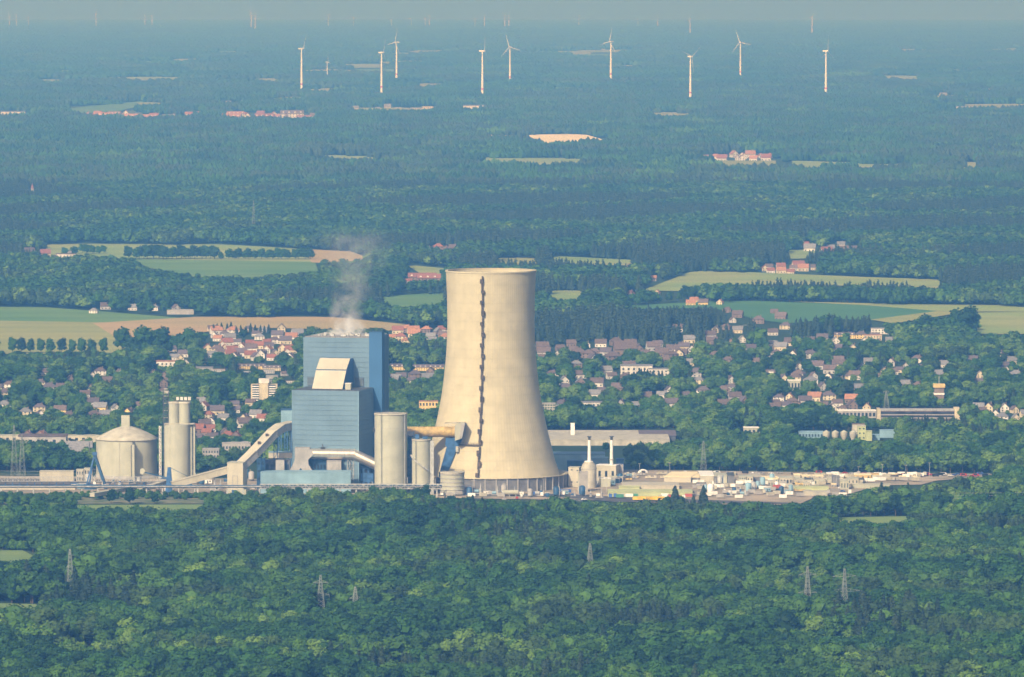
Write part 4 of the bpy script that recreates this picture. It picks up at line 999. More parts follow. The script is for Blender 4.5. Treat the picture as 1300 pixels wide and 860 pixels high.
# ------------------------------------------------------------------ the town: every house its own thing
NOB = np.zeros((900, 1500), np.uint8)
def nobase(poly):
    global MASK
    keep = MASK; MASK = NOB; clear(poly); MASK = keep
nobase([(-90,598),(560,604),(700,575),(795,575),(800,598),(1262,601),(1262,612),(1100,632),(1040,640),(1010,644),(880,643),(560,640),(262,640),(-90,640)])
nobase([(680,548),(862,545),(862,562),(800,568),(680,568)])
hp = {}
def make_house(w, r, kind):
    """kind: 0 gable along x, 1 gable end to the front, 2 row of terraced houses, 3 flat, 4 hipped villa"""
    o = thing({0:'house',1:'house',2:'terraced_house',3:'flat_building',4:'villa'}[kind], '', 'house')
    wm, rm = WALL[w], ROOF[r]
    L, D, Hh, G = {0:(13,9,4.6,4.4), 1:(9,12,4.8,4.6), 2:(34,10,6.6,4.2), 3:(22,12,6.5,.6), 4:(14,12,5.4,4.2)}[kind]
    if kind in (0, 2):
        part('wall', MB().prismx([(-D/2,0),(D/2,0),(D/2,Hh),(0,Hh+G-.25),(-D/2,Hh)], -L/2, L/2), wm, o)
        m = MB(); 
        for sg in (-1, 1): m.prismx([(0,Hh+G), (sg*(D/2+.6),Hh-.45), (sg*(D/2+.6),Hh-.15), (0,Hh+G+.3)], -L/2-.5, L/2+.5)
        part('roof', m, rm, o)
    elif kind == 1:
        part('wall', MB().prism([(-L/2,0),(L/2,0),(L/2,Hh),(0,Hh+G-.25),(-L/2,Hh)], -D/2, D/2), wm, o)
        m = MB()
        for sg in (-1, 1): m.prism([(0,Hh+G), (sg*(L/2+.6),Hh-.45), (sg*(L/2+.6),Hh-.15), (0,Hh+G+.3)], -D/2-.5, D/2+.5)
        part('roof', m, rm, o)
    elif kind == 3:
        part('wall', MB().box(-L/2, L/2, -D/2, D/2, 0, Hh), wm, o)
        part('roof', MB().box(-L/2-.3, L/2+.3, -D/2-.3, D/2+.3, Hh+.02, Hh+.6), rm, o)
    else:
        part('wall', MB().box(-L/2, L/2, -D/2, D/2, 0, Hh), wm, o)
        a, b = L/2+.6, D/2+.6; m = MB().add([(-a,-b,Hh),(a,-b,Hh),(a,b,Hh),(-a,b,Hh),(-2,0,Hh+G),(2,0,Hh+G)], [(0,1,5,4),(1,2,5),(2,3,4,5),(3,0,4),(3,2,1,0)])
        part('roof', m, rm, o)
    f0 = None; nx = {0:3,1:2,2:8,3:6,4:3}[kind]; yf = -D/2; nz = 1 if kind in (0,) else 2
    for j in range(nz):
        for i in range(nx):
            x = -L/2+L*(i+.5)/nx; z = 1.7+2.7*j
            if f0 is None: f0 = part('window', MB().box(-.65, .65, -.1, .05, -.75, .75), M['glass'], o, loc=(x, yf, z))
            else: share('window', f0, o, (x, yf, z))
    if kind != 3:
        part('chimney', MB().box(L*.2-.4, L*.2+.4, .4, 1.3, Hh+G*.5, Hh+G+1.1), WALL['brick'], o)
    if kind == 2:
        f1 = None
        for i in range(4):
            x = -L/2+L*(i+.5)/4
            if f1 is None: f1 = part('dormer', MB().prismx([(-D/2+.6,Hh+.4),(-D/2+.6,Hh+2.2),(-D/2+3.2,Hh+2.5),(-D/2+3.2,Hh+.4)], -1.2, 1.2), WALL['white'], o, loc=(x,0,0))
            else: share('dormer', f1, o, (x,0,0))
    return o
NAMES = {0:'house', 1:'gabled house', 2:'terrace', 3:'flat-roofed house', 4:'villa'}
nhouse = 0
def house(px, py, w, r, kind, place, rot=None, sc=1.0):
    global nhouse
    nhouse += 1
    k = (w, r, kind)
    if k not in hp: o = hp[k] = make_house(*k)
    else: o = clone(hp[k])
    p = ground(px, py); o.location = (p.x, p.y, p.z-.1)
    o.rotation_euler = (0, 0, rnd.uniform(-.35, .35) if rot is None else rot); o.scale = (sc, sc, sc)
    if place.startswith('!'): o['label'] = place[1:]
    else:
        o['group'] = 'houses of the town'
        later(o, f"{w} {NAMES[kind]} with {r} roof", place)
    s = mpp(p.y); L = {0:13,1:9,2:34,3:22,4:14}[kind]*sc/s; Ht = {0:8.5,1:9.5,2:10.5,3:7,4:9.5}[kind]*sc/s
    clear_rect(px-L*.36, py-Ht*1.0, px+L*.36, py-Ht*(.45 if py > 300 else .3), int(py)); nobase([(px-L/2-3, py-6), (px+L/2+3, py-6), (px+L/2+3, py+3), (px-L/2-3, py+3)])
    return o
def cluster(place, n, x0, x1, y0, y1, walls, roofs, kinds=(0,0,1,4), sc=(.9,1.2), mind=9, rot=None):
    P = []; tries = 0; n = int(n*(.86 if y0 > 400 else .7)+.5); sc = (sc[0]*.76, sc[1]*.86)
    while len(P) < n and tries < 4000:
        tries += 1; x = rnd.uniform(x0, x1); y = rnd.uniform(y0, y1)
        if all(abs(x-a)/mind + abs(y-b)/(mind*.42) > 1 for a, b in P): P.append((x, y))
    for x, y in P: house(x, y, rnd.choice(walls), rnd.choice(roofs), rnd.choice(kinds), place, rot, rnd.uniform(*sc))
# dense red quarter left of the boiler house
cluster('behind the red roofed quarter', 18, 268, 385, 421, 434, ['white','white','cream'], ['grey','purple','brown','orange'], mind=12)
cluster('amid the red roofed quarter', 24, 262, 375, 436, 452, ['white','cream','white'], ['red','red','purple','brown','orange'], mind=12)
cluster('behind the yellow terraces', 12, 290, 372, 452, 459, ['white','cream'], ['purple','brown','red'], mind=14)
for x, y, w, r in ((310,469,'yellow','brown'),(326,469,'yellow','purple'),(345,471,'cream','purple')): house(x, y, w, r, 2, 'left of the boiler house', 0.03, .55)
cluster('left of the yellow terraces', 9, 205, 282, 447, 466, ['white','cream'], ['purple','brown','grey'], mind=13)
cluster('above the apartment tower', 9, 275, 375, 474, 490, ['white','grey'], ['grey','grey','brown'], kinds=(3,0,3), sc=(.6,.9), mind=20)
house(258, 474, 'grey', 'grey', 3, '!pale flat roofed hall alone in the trees left of the terraces', 0, .95)
house(209, 468, 'white', 'orange', 3, '!long low white flat building with reddish roof left of the red quarter', 0, 1.2)
cluster('in the far left woods', 22, -20, 215, 476, 505, ['brick','grey','cream','white'], ['brown','purple','brown'], mind=17)
cluster('behind the domed silo', 15, 2, 205, 515, 535, ['white','cream','yellow'], ['brown','grey','purple'], mind=17)
cluster('between twin silo and conveyor', 16, 246, 345, 515, 545, ['white','white','cream'], ['brown','purple','grey','red'], mind=15)
cluster('behind the twin silo block', 9, 245, 300, 548, 562, ['brick','white'], ['red','brown','purple'], mind=13)
house(35, 560, 'brick', 'orange', 1, '!left one of two brick gabled houses at the left edge'); house(53, 560, 'brick', 'orange', 1, '!right one of two brick gabled houses at the left edge')
house(100, 583, 'grey', 'grey', 0, '!long grey barn left behind the domed silo', .1, 1.7); house(55, 571, 'grey', 'brown', 3, '!broad brown flat roof left of the grey barn', 0, 1.9)
block('white_wall_hall', 'long cream low hall crossing the left edge behind the woods', 'hall', -30, 128, 553.5, gy(562), 12, 'sandmetal', 'cream', win=(18, 1, .4, .4))
block('grey_office', 'grey three storey office behind the transfer tower gallery', 'building', 257, 278, 571, gy(588), 14, 'grey', 'grey', win=(6, 3, .5, .5))
block('grey_hall', 'wide grey hall behind the grey office', 'hall', 282, 318, 563, gy(574), 20, 'grey', 'grey', win=(9, 1, .5, .3))
# behind between boiler house and cooling tower
cluster('at the right edge of brown field', 16, 490, 566, 420, 437, ['white','cream','brick'], ['red','brown','orange','grey'], mind=12)
for x, y in ((501,470),(537,471),(556,471)): house(x, y, 'yellow', 'purple', 2, 'right of the boiler house', .02, .62)
cluster('between boiler house and cooling tower', 7, 492, 560, 476, 490, ['white','brick'], ['grey','brown','purple'], mind=18)
block('yellow_office', 'yellow and grey office building left of the cooling tower shell', 'building', 532, 556, 510, gy(524), 12, 'yellow', 'orange', win=(6, 2, .5, .5))
# right of the cooling tower
cluster('in the quarter right of cooling tower', 34, 678, 872, 438, 462, ['brick','brick','white','grey'], ['brown','purple','brown','brown'], mind=16, sc=(.95,1.35))
house(793, 452, 'brick', 'brown', 0, '!largest brown hall with high roof in the quarter right of the tower', .1, 1.8)
cluster('around the right hand park', 30, 860, 1010, 418, 466, ['white','cream','brick','white'], ['brown','grey','purple'], mind=17)
cluster('around the yellow mansion', 14, 985, 1145, 428, 448, ['white','cream'], ['grey','purple','brown'], mind=18)
house(1072, 430, 'yellow', 'purple', 2, '!yellow mansion with slate roof in the upper right', .05, .68); house(1093, 430, 'yellow', 'purple', 4, '!yellow side house right of the mansion', 0, .9); house(1108, 432, 'cream', 'orange', 3, '!long orange roofed barn right of the mansion', 0, .9)
house(1118, 424, 'white', 'grey', 3, '!grey roofed hall behind the orange roofed barn', 0, 1.0)
cluster('in the right hand woods', 26, 985, 1300, 452, 492, ['white','white','cream','grey'], ['grey','brown','purple'], mind=24)
cluster('above the long school', 20, 970, 1110, 506, 524, ['brick','cream','white'], ['brown','brown','orange','purple'], mind=16)
cluster('behind the wide tan hall', 20, 700, 960, 497, 522, ['brick','white','brick','grey'], ['brown','purple','brown','grey'], mind=22)
cluster('at the far right edge', 12, 1235, 1320, 520, 535, ['white','cream'], ['brown','grey'], mind=16)
cluster('below the row of trees on the right', 9, 905, 1000, 396, 415, ['brick','white'], ['brown','red'], mind=20)
house(808, 476, 'white', 'grey', 3, '!long white flat hall in the woods right of the tower', 0, 1.5); house(838, 477, 'white', 'grey', 3, '!second long white flat hall in the woods right of the tower', 0, 1.1)
house(751, 520, 'white', 'grey', 3, '!white flat hall behind the wide tan hall', 0, 1.1)
cluster('between the park and the white school', 26, 880, 1180, 462, 500, ['white','cream','white','grey'], ['grey','brown','purple'], mind=20)
cluster('directly right of the tower flank', 12, 700, 800, 466, 492, ['white','cream','brick'], ['brown','grey'], mind=18)
# farms further out
cluster('in the red farm hamlet', 14, 966, 1042, 341, 349, ['white','cream'], ['red','orange','red','brown'], mind=11, sc=(1,1.5))
cluster('left of the tower top', 4, 517, 552, 357, 361, ['white','brick'], ['red'], kinds=(0,2), sc=(.9,1.3), mind=16)
house(536, 358, 'brick', 'red', 2, '!long red roofed barn left of the cooling tower top', 0, 1.1)
cluster('in the far pink hamlet', 6, 536, 578, 316, 321, ['brick'], ['red','brown'], mind=13, sc=(1,1.4))
cluster('at the upper left fields', 6, 30, 95, 322, 332, ['white','cream'], ['red','brown','grey'], mind=16, sc=(1,1.5))
house(84, 330, 'white', 'brown', 3, '!white farm hall below the upper left fields', 0, 1.3)
cluster('above the left crop field', 7, 100, 260, 393, 399, ['white','grey'], ['grey','brown'], mind=26, sc=(.9,1.3))
block('glass_house', 'long pale greenhouse above the left crop field', 'greenhouse', 212, 246, 394, gy(399.5), 14, 'grey', 'grey')
cluster('right of the tower top', 5, 795, 835, 332, 400, ['cream','brick'], ['red','orange'], mind=20)
cluster('in the right forest hamlet', 10, 1000, 1110, 312, 324, ['brick','white'], ['brown','red','grey'], mind=18, sc=(1.1,1.6))
cluster('behind the dark field', 6, 868, 925, 384, 389, ['cream','yellow'], ['brown','orange'], mind=14)
# villages in the haze
cluster('in the hazy red village', 20, 898, 985, 199, 206, ['white'], ['red','orange','red'], kinds=(0,1), mind=7, sc=(1.3,2))
cluster('in the hazy left town', 44, 110, 400, 147, 153, ['white','brick','white'], ['red','orange','brown'], kinds=(0,1,2), mind=7, sc=(1.3,2.2))
cluster('in the hazy works', 10, 450, 560, 138, 143, ['grey','cream'], ['grey','grey'], kinds=(3,0), mind=14, sc=(1.0,1.8))
cluster('in the hazy right hamlet', 10, 1165, 1300, 139, 146, ['white','cream'], ['red','grey'], kinds=(0,3), mind=12, sc=(1.0,1.8))
cluster('before the horizon', 14, 130, 1290, 96, 130, ['white'], ['grey','orange'], kinds=(3,0), mind=60, sc=(1.3,2.2))
for x, y, w in ((284, 134, 2.0), (17, 151, 3.0), (603, 143, 3.0), (313, 131, 1.4)):
    house(x, y, 'white', 'grey', 3, f"!hazy white block {'at the left edge' if x < 50 else 'above the hazy town' if x < 300 else 'right above the hazy town' if x < 400 else 'right of the hazy works'}", 0, w)

# apartment tower and other landmarks
at_, s = root_at('apartment_tower', 'cream apartment tower with white balconies in the trees left of the blue boiler house', 'apartment block', 318.5, gy(513))
hA = hz(488.5, at_); w1, w2, w3 = 11*s, 22*s, 33.5*s
part('wall', MB().box(0, w1, 0, 14, 0, hA), WALL['cream'], at_); part('wall', MB().box(w1+.05, w2, -2, 12, 0, hA+1.2), WALL['cream'], at_); part('wall', MB().box(w2+.05, w3, 0, 14, 0, hA), WALL['cream'], at_)
part('roof_house', MB().box(w1*.9, w2*1.05, 3, 10, hA+1.25, hA+5.5), WALL['white'], at_)
fb = fw = None
for fl in range(8):
    z = 1+fl*(hA-1)/8
    for x0, x1 in ((1.5, w1-.5), (w2+.8, w3-3)):
        if fw is None: fw = part('window', MB().box(0, x1-x0, -.12, .05, .9, 2.2), M['glass'], at_, loc=(x0, 0, z)); fb = part('balcony', MB().box(0, x1-x0, -1.4, -.13, 0, .9), M['white'], at_, loc=(x0, 0, z))
        else: share('window', fw, at_, (x0, 0, z)); share('balcony', fb, at_, (x0, 0, z))
clear([(318,484),(352,484),(352,500),(330,508),(320,510)], 512); nobase([(310,500),(356,500),(356,518),(310,518)])
block('apartment_block', 'cream balcony block at the right flank of the cooling tower', 'apartment block', 688, 705, 513, gy(526), 12, 'cream', 'grey', win=(5, 4, .6, .5)); clear_rect(688, 511, 705, 522, 525)
o = block('white_office', 'white office tower in front of the twin silo quarter', 'building', 976, 982, 472, gy(480), 8, 'white', 'grey')
o = block('long_school', 'long flat building with brown window bands and white eaves on the right', 'building', 1118, 1211, 521, gy(535), 20, 'brick', 'grey')
w = o.children[0].dimensions.x; hh = hz(521, o)
for z in (hh*.25, hh*.55): part('eaves_band', MB().box(-.3, w+.3, -.5, -.02, z, z+.8), M['grey'], o)
part('white_band', MB().box(-.5, w+.5, -.8, -.3, hh-.5, hh+.6), M['steel'], o); part('end_wall', MB().box(w+.05, w+5, -2, 18, 0, hh+2), WALL['cream'], o); part('end_wall', MB().box(-3, -.05, -1, 18, 0, hh+1.2), WALL['cream'], o)
part('window_band', MB().box(.3, w-.3, -.14, -.02, hh*.66, hh*.84), M['glass'], o); part('window_band', MB().box(.3, w-.3, -.14, -.02, hh*.38, hh*.5), M['glass'], o)
clear([(1060,518),(1218,518),(1218,532),(1190,529),(1115,528),(1060,525)], 532); nobase([(1060,520),(1222,520),(1222,540),(1060,540)])
block('long_school', 'low white roofed wing with a small orange gate left of the long flat building', 'building', 1064, 1112, 522, gy(531), 16, 'grey', 'white', win=(10, 1, .6, .5))
o, s = root_at('control_tower', 'small brown tower with yellow and white crown in the right hand trees', 'tower', 1192, gy(514))
r = 6*s
part('shaft', MB().box(-r, r, -r, r, 0, hz(492, o)), WALL['brick'], o); part('crown', MB().box(-r-1, r+1, -r-1, r+1, hz(492, o)+.02, hz(487.5, o)), WALL['yellow'], o)
part('white_band', MB().box(-r-.5, r+.5, -r-.5, r+.5, hz(501, o), hz(499, o)), M['white'], o); part('antenna', MB().beam((0, 0, hz(487.5, o)), (0, 0, hz(478, o)), .5), M['steel'], o)
clear_rect(1185, 486, 1199, 504, 512)
# small silo works on the right
for k, x in enumerate((1049, 1060.5, 1071.5, 1083)):
    o, s = root_at('grain_silo', '', 'silo', x, gy(559)); r = 4.6*s; h = hz(549, o); o['group'] = 'silos of the small works in the right hand woods'; later(o, 'beige silo with cone top', 'in the small works')
    part('shell', MB().lathe([(r*.5, 0), (r*.6, 1.5), (r, 4), (r, h)], n=24), M['creamroof'], o); part('cone_top', MB().lathe([(r+.2, h), (.4, h+1.9)], n=24), M['cream'], o)
block('works_tower', 'pale green mill tower of the small works in the right hand woods', 'tower', 1089, 1099, 541.5, gy(559), 9, 'green', 'creamroof', win=(2, 3, .4, .3))
block('works_hall', 'pale green stepped hall right of the mill tower', 'hall', 1099.5, 1107, 548, gy(560), 9, 'green', 'green')
block('works_hall', 'brown roof house on top behind the silos of the small works', 'hall', 1082, 1098, 539, gy(552), 8, 'creamroof', 'brown')
block('works_hall', 'light blue roofed hall left of the beige silos', 'hall', 1014, 1045, 549, gy(557), 14, 'palebl', 'palebl', win=(8, 1, .5, .4))
block('works_hall', 'light blue hall at the right end of the small works', 'hall', 1117, 1136, 547, gy(556), 12, 'palebl', 'palebl'); block('works_hall', 'low light blue shed right of the mill tower', 'hall', 1108, 1117, 553, gy(559), 12, 'palebl', 'palebl')
clear([(1014,546),(1080,544),(1082,537),(1108,537),(1110,546),(1136,544),(1136,552),(1110,556),(1085,557),(1014,554)], 556); nobase([(1010,548),(1140,548),(1140,565),(1010,565)])
block('white_farm', 'white stepped farm building above the woods right of the flat halls', 'building', 944, 965, 543.5, gy(552), 12, 'cream', 'white', win=(4, 1, .5, .4)); clear([(935,544),(966,541),(966,549),(935,548)], 550)
block('rooftop_house', 'small cream house box above the trees at middle right', 'building', 1000, 1016, 483.5, gy(496), 10, 'cream', 'white', win=(4, 1, .5, .5)); clear_rect(1000, 481, 1016, 491, 494)
# church spire in the left haze
o, s = root_at('church', 'tiny white church with a red spire far back at the left', 'church', 41, gy(247)); 
o.scale = (.6, .6, .6); part('tower', MB().box(-4, 4, -4, 4, 0, 18), M['grey'], o); part('spire', MB().add([(-4.5,-4.5,18),(4.5,-4.5,18),(4.5,4.5,18),(-4.5,4.5,18),(0,0,34)], [(0,1,4),(1,2,4),(2,3,4),(3,0,4),(3,2,1,0)]), ROOF['red'], o); part('nave', MB().box(4.1, 22, -4, 4, 0, 9), M['white'], o)
clear_rect(36, 236, 48, 243, 246); 
# ------------------------------------------------------------------ wind turbines
def blade_mesh(L=42):
    m = MB(); prof = [(0,1.0,1.2),(.12,1.9,.9),(.25,2.1,.6),(.6,1.3,.35),(1,.35,.12)]; vs = []
    for t, c, th in prof: vs += [(-c*.4,-th/2,t*L),(c*.6,-th/6,t*L),(c*.6,th/6,t*L),(-c*.4,th/2,t*L)]
    n = len(prof); fs = [(j*4+i, j*4+(i+1)%4, j*4+4+(i+1)%4, j*4+4+i) for j in range(n-1) for i in range(4)]
    m.add(vs, fs+[(3,2,1,0),tuple(range(n*4-4,n*4))]); return m
bm0 = None
def turbine(px, yb, yh, rotz, spin, label, L=46, detailed=True, thick=1.0, group='wind turbines standing in a loose row'):
    global bm0
    Y = gy(yb); o, s = root_at('wind_turbine', label, 'wind turbine', px, Y, rotz, group); h = hz(yh, o); k = max(.7, min(1.7, h/130))
    base, top = 3.9*k*thick, 1.7*k*thick
    part('tower', MB().tube((0,0,0), (0,0,h-2), base, top, n=16), M['turbine'], o)
    if detailed:
        q = .22; r = base+(top-base)*q+.12; part('red_band', MB().tube((0,0,h*q), (0,0,h*q+5), r, r, n=16), M['redband'], o)
    part('nacelle', MB().prismx([(-4*k,h-2.2*k),(9*k,h-1.6*k),(9*k,h+1.8*k),(-4*k,h+2.2*k)], -2.2*k, 2.2*k), M['turbine'], o)
    part('hub', MB().tube((0,-4*k,h), (0,-8*k,h), 2.0*k, .7*k, n=12), M['turbine'], o)
    for i in range(3):
        b = part('blade', blade_mesh(L), M['turbine'], o, loc=(0,-6*k,h)) if bm0 is None else share('blade', bm0, o, (0,-6*k,h))
        if bm0 is None: bm0 = b
        b.rotation_euler = (0, spin+i*2*math.pi/3, 0); b.scale = (.8*k, .8*k, k)
    return o
TUR = [(383,121,62,1.25,.5),(415.5,102,79,1.9,2.4),(484.5,124,67,1.2,.4),(503.5,107,54,-1.0,.35),(612.5,128,65,1.25,0.1),(647.5,110,60,-.5,-.3),(775.5,107,53,-.9,.3),(876.5,132,72,.75,.9),(940,103,54,-.5,-.35),(1048.5,127,65,1.0,.05)]
for i, (x, yb, yh, rz, sp) in enumerate(TUR):
    small = i == 1
    turbine(x, yb, yh, rz, sp, 'small white wind turbine between the two leftmost large ones' if small else f"large white wind turbine with red band, {ORD[i if i == 0 else i-1]} large one from the left", L=30 if small else 44, thick=.75 if small else 1.0)
FARX = [(12,34,20),(21,34,19),(36,33,22),(122,36,18),(184,34,20),(193,34,20),(204,38,33),(319,38,17),(324,40,20),(417,36,20),(449,37,22),(497,35,25),(522,36,24),(540,35,23),(545,35,20),(603,39,24),(615,37,21),(641,37,18),(646,37,20),(735,34,20),(810,34,23),(835,33,21),(876,47,24),(1031,46,22)]
for i, (x, yb, yh) in enumerate(FARX):
    yb = max(yb, 36.5)
    o = turbine(x, yb, yh, rnd.uniform(-1.3, 1.3), rnd.uniform(0, 2), '', L=55, detailed=False, thick=.9, group='faint wind turbines on the horizon'); later(o, 'faint distant wind turbine', 'on the horizon')

# ------------------------------------------------------------------ power pylons and lines
pyl = mat('pylon steel', (.24,.27,.25), .6, var=.1)
def pylon(px, yb, yt, label, arms=((.72,7),(.86,5)), w=5.0, rz=.3, group=None, t=.24):
    Y = gy(yb); o, s = root_at('power_pylon', label, 'pylon', px, Y, rz, group); h = hz(yt, o)
    m = MB(); n = 11
    def hw(z): return w/2*(1-z/h)**.9*.9+.35
    zs = [h*(1-(1-i/n)**1.15) for i in range(n+1)]
    for a, b in zip(zs, zs[1:]):
        ca = [(sx*hw(a), sy*hw(a), a) for sx, sy in ((-1,-1),(1,-1),(1,1),(-1,1))]; cb = [(sx*hw(b), sy*hw(b), b) for sx, sy in ((-1,-1),(1,-1),(1,1),(-1,1))]
        for i in range(4): m.beam(ca[i], cb[i], t); m.beam(ca[i], cb[(i+1)%4], t*.7); m.beam(ca[(i+1)%4], cb[i], t*.7)
    part('lattice_mast', m, pyl, o)
    for f, L in arms:
        z = h*f; m = MB()
        for sx in (-1, 1):
            m.beam((0,-.4,z), (sx*L,0,z+.3), t*.8); m.beam((0,.4,z), (sx*L,0,z+.3), t*.8); m.beam((0,0,z+2.2), (sx*L,0,z+.35), t*.8)
            for q in (.35,.7): m.beam((sx*L*q,-.25,z), (sx*L*q,0,z+2.2*(1-q)), t*.6)
        part('cross_arm', m, pyl, o)
        for sx in (-1, 1): part('insulator', MB().tube((sx*L,0,z+.2), (sx*L,0,z-1.6), .18, n=8), M['dgrey'], o)
    return o
PY = [(89,759,697,'slim grey pylon without arms standing in the left forest',((.30,2.0),(.62,2.2))),(749,730,690,'short bright pylon in the middle of the front forest',((.25,2),(.5,1.5))),
      (1025,790,719,'grey lattice pylon with two arms, left one of the pair at lower right',((.52,6.5),(.84,6))),(1072,795,722,'grey lattice pylon with wide arms, right one of the pair at lower right',((.60,12),(.86,8))),
      (407,782,730,'faint lattice pylon at the lower edge left of centre',((.5,6),(.8,5))),(451,783,745,'thin pylon right of the faint lattice pylon at the lower edge',((.6,4),)),
      (18,604,540,'tall thin lattice pylon at the left edge behind the plant, front one',((.7,5),(.86,4))),(28,606,552,'tall thin lattice pylon at the left edge behind the plant, rear one',((.8,4),)),
      (893,606,560,'slender pylon in the woods behind the yard',((.75,4),(.88,3))),(322,300,255,'faint red and white mast in the forest behind',((.3,.8),)),
      (951,430,413,'tall crane mast in the park at the right',((.96,9),)),(1125,520,497,'white floodlight mast in the woods at right',((.95,3),))]
po = [pylon(*a, t=.15 if a[0] in (18, 28, 893, 322) else .24) for a in PY]
def wire_pts(a, b, sag, n=12): return [a.lerp(b, i/n)-Vector((0,0,sag*4*(i/n)*(1-i/n))) for i in range(n+1)]
def line(name, label, A, B, dz, sag):
    o = thing(name, label, 'cable', tuple(A))
    for k, d in enumerate(dz):
        P = wire_pts(Vector((0, d*.6, d)), B-A+Vector((0, d*.6, d)), sag); m = MB()
        for p, q in zip(P, P[1:]): m.beam(p, q, .10)
        part('conductor', m, M['steel'], o)
line('power_line', 'thin power lines sagging over the woods at the right edge', at(1035, 627, gy(648)), at(1420, 626, gy(648)), (0, 2.0, 4.0), 4)
line('power_line', 'thin power lines crossing the left end of the plant', at(-60, 603, gy(618)), at(125, 604, gy(618)), (0, 2.5, 5.0), 2)

# ------------------------------------------------------------------ trees
def ico(sub):
    b = bmesh.new(); bmesh.ops.create_icosphere(b, subdivisions=sub, radius=1.0)
    v = np.array([x.co[:] for x in b.verts]); f = [tuple(x.index for x in fc.verts) for fc in b.faces]; b.free(); return v, f
ICO = {k: ico(k) for k in (1, 2)}
def tree_mb(seed, h, w, lobes, sub, leaves, leaf=1.0, shape='round', trunk=True):
    """tapered trunk with limbs, crown of lumpy lobes under a coat of leaf clumps; returns crown and trunk builders"""
    g = np.random.default_rng(seed); crown = MB(); tr = MB()
    base = h*(.22 if shape != 'low' else .05)
    L = []
    if shape == 'cone':
        for i in range(lobes):
            t = (i+.5)/lobes; z = base*.6+(h-base*.6)*t; r = w/2*(1-t)**.8+.25; L.append((g.normal(0,.1), g.normal(0,.1), z, r, h/lobes*.9))
    elif shape == 'column':
        for i in range(lobes):
            t = (i+.5)/lobes; z = base*.4+(h-base*.4)*t; r = w/2*(.75+.4*math.sin(math.pi*t)); L.append((g.normal(0,.25), g.normal(0,.25), z, r, h/lobes))
    else:
        ch = h-base; L.append((0,0,base+ch*.48, w*.33, ch*.43))
        for i in range(lobes-1):
            a = 2*math.pi*(i*.618)+g.uniform(-.3,.3); t = g.uniform(.12,.92); rr = w/2*math.sin(math.pi*(.18+.72*t)**.9)*g.uniform(.45,.72)
            z = base+ch*t*.9; q = w*g.uniform(.17,.26); L.append((math.cos(a)*rr, math.sin(a)*rr, z, q, q*g.uniform(.7,.95)))
    V, Fc = ICO[sub]
    for (x, y, z, r, rz) in L:
        n = 1+g.normal(0, .13, len(V)); P = V*n[:,None]*np.array([r, r, rz])+np.array([x,y,z]); crown.add([tuple(p) for p in P], Fc, 0, False)
    if leaves:
        per = max(1, leaves//len(L)); vs = []; fs = []
        for (x, y, z, r, rz) in L:
            d = g.normal(0,1,(per,3)); d /= np.linalg.norm(d,axis=1)[:,None]; d[:,2] = np.abs(d[:,2])*1.0-.25*(g.random(per)<.4)
            for u in d:
                u = u/np.linalg.norm(u); k = g.uniform(.92,1.28); c = np.array([x+u[0]*r*k, y+u[1]*r*k, z+u[2]*rz*k]); nn = u+g.normal(0,.55,3); nn /= np.linalg.norm(nn)
                a = np.cross(nn,[.3,.2,1.]); a /= np.linalg.norm(a); b = np.cross(nn,a); q = leaf*g.uniform(.55,1.15); i0 = len(vs)
                vs += [tuple(c-a*q), tuple(c+b*q*.8), tuple(c+a*q), tuple(c-b*q*.8)]; fs.append((i0,i0+1,i0+2,i0+3))
        crown.add(vs, fs, 0)
    if trunk:
        tr.tube((0,0,-.5), (0,0,base+ (h-base)*.35), h*.022+.08, h*.010+.03, n=7, caps=False)
        for i in range(4): a = i*1.7+seed; tr.tube((0,0,base*.9+i*.5), (math.cos(a)*w*.24, math.sin(a)*w*.24, base+(h-base)*(.35+.08*i)), h*.009+.03, .06, n=5, caps=False)
    return crown, tr
def join_mesh(name, crown, tr, leaf_m):
    n = len(crown.v); m = MB(); m.v = crown.v+tr.v; m.f = crown.f+[tuple(i+n for i in f) for f in tr.f]; m.m = [0]*len(crown.f)+[1]*len(tr.f); m.sm = [False]*len(crown.f)+[True]*len(tr.f)
    me = m.mesh(name); me.materials.append(leaf_m); me.materials.append(M['bark']); return me
def source(name, meshes):
    c = bpy.data.collections.new(name)
    for i, me in enumerate(meshes):
        o = bpy.data.objects.new(f"{name}_{i:02d}", me); c.objects.link(o)
    return c
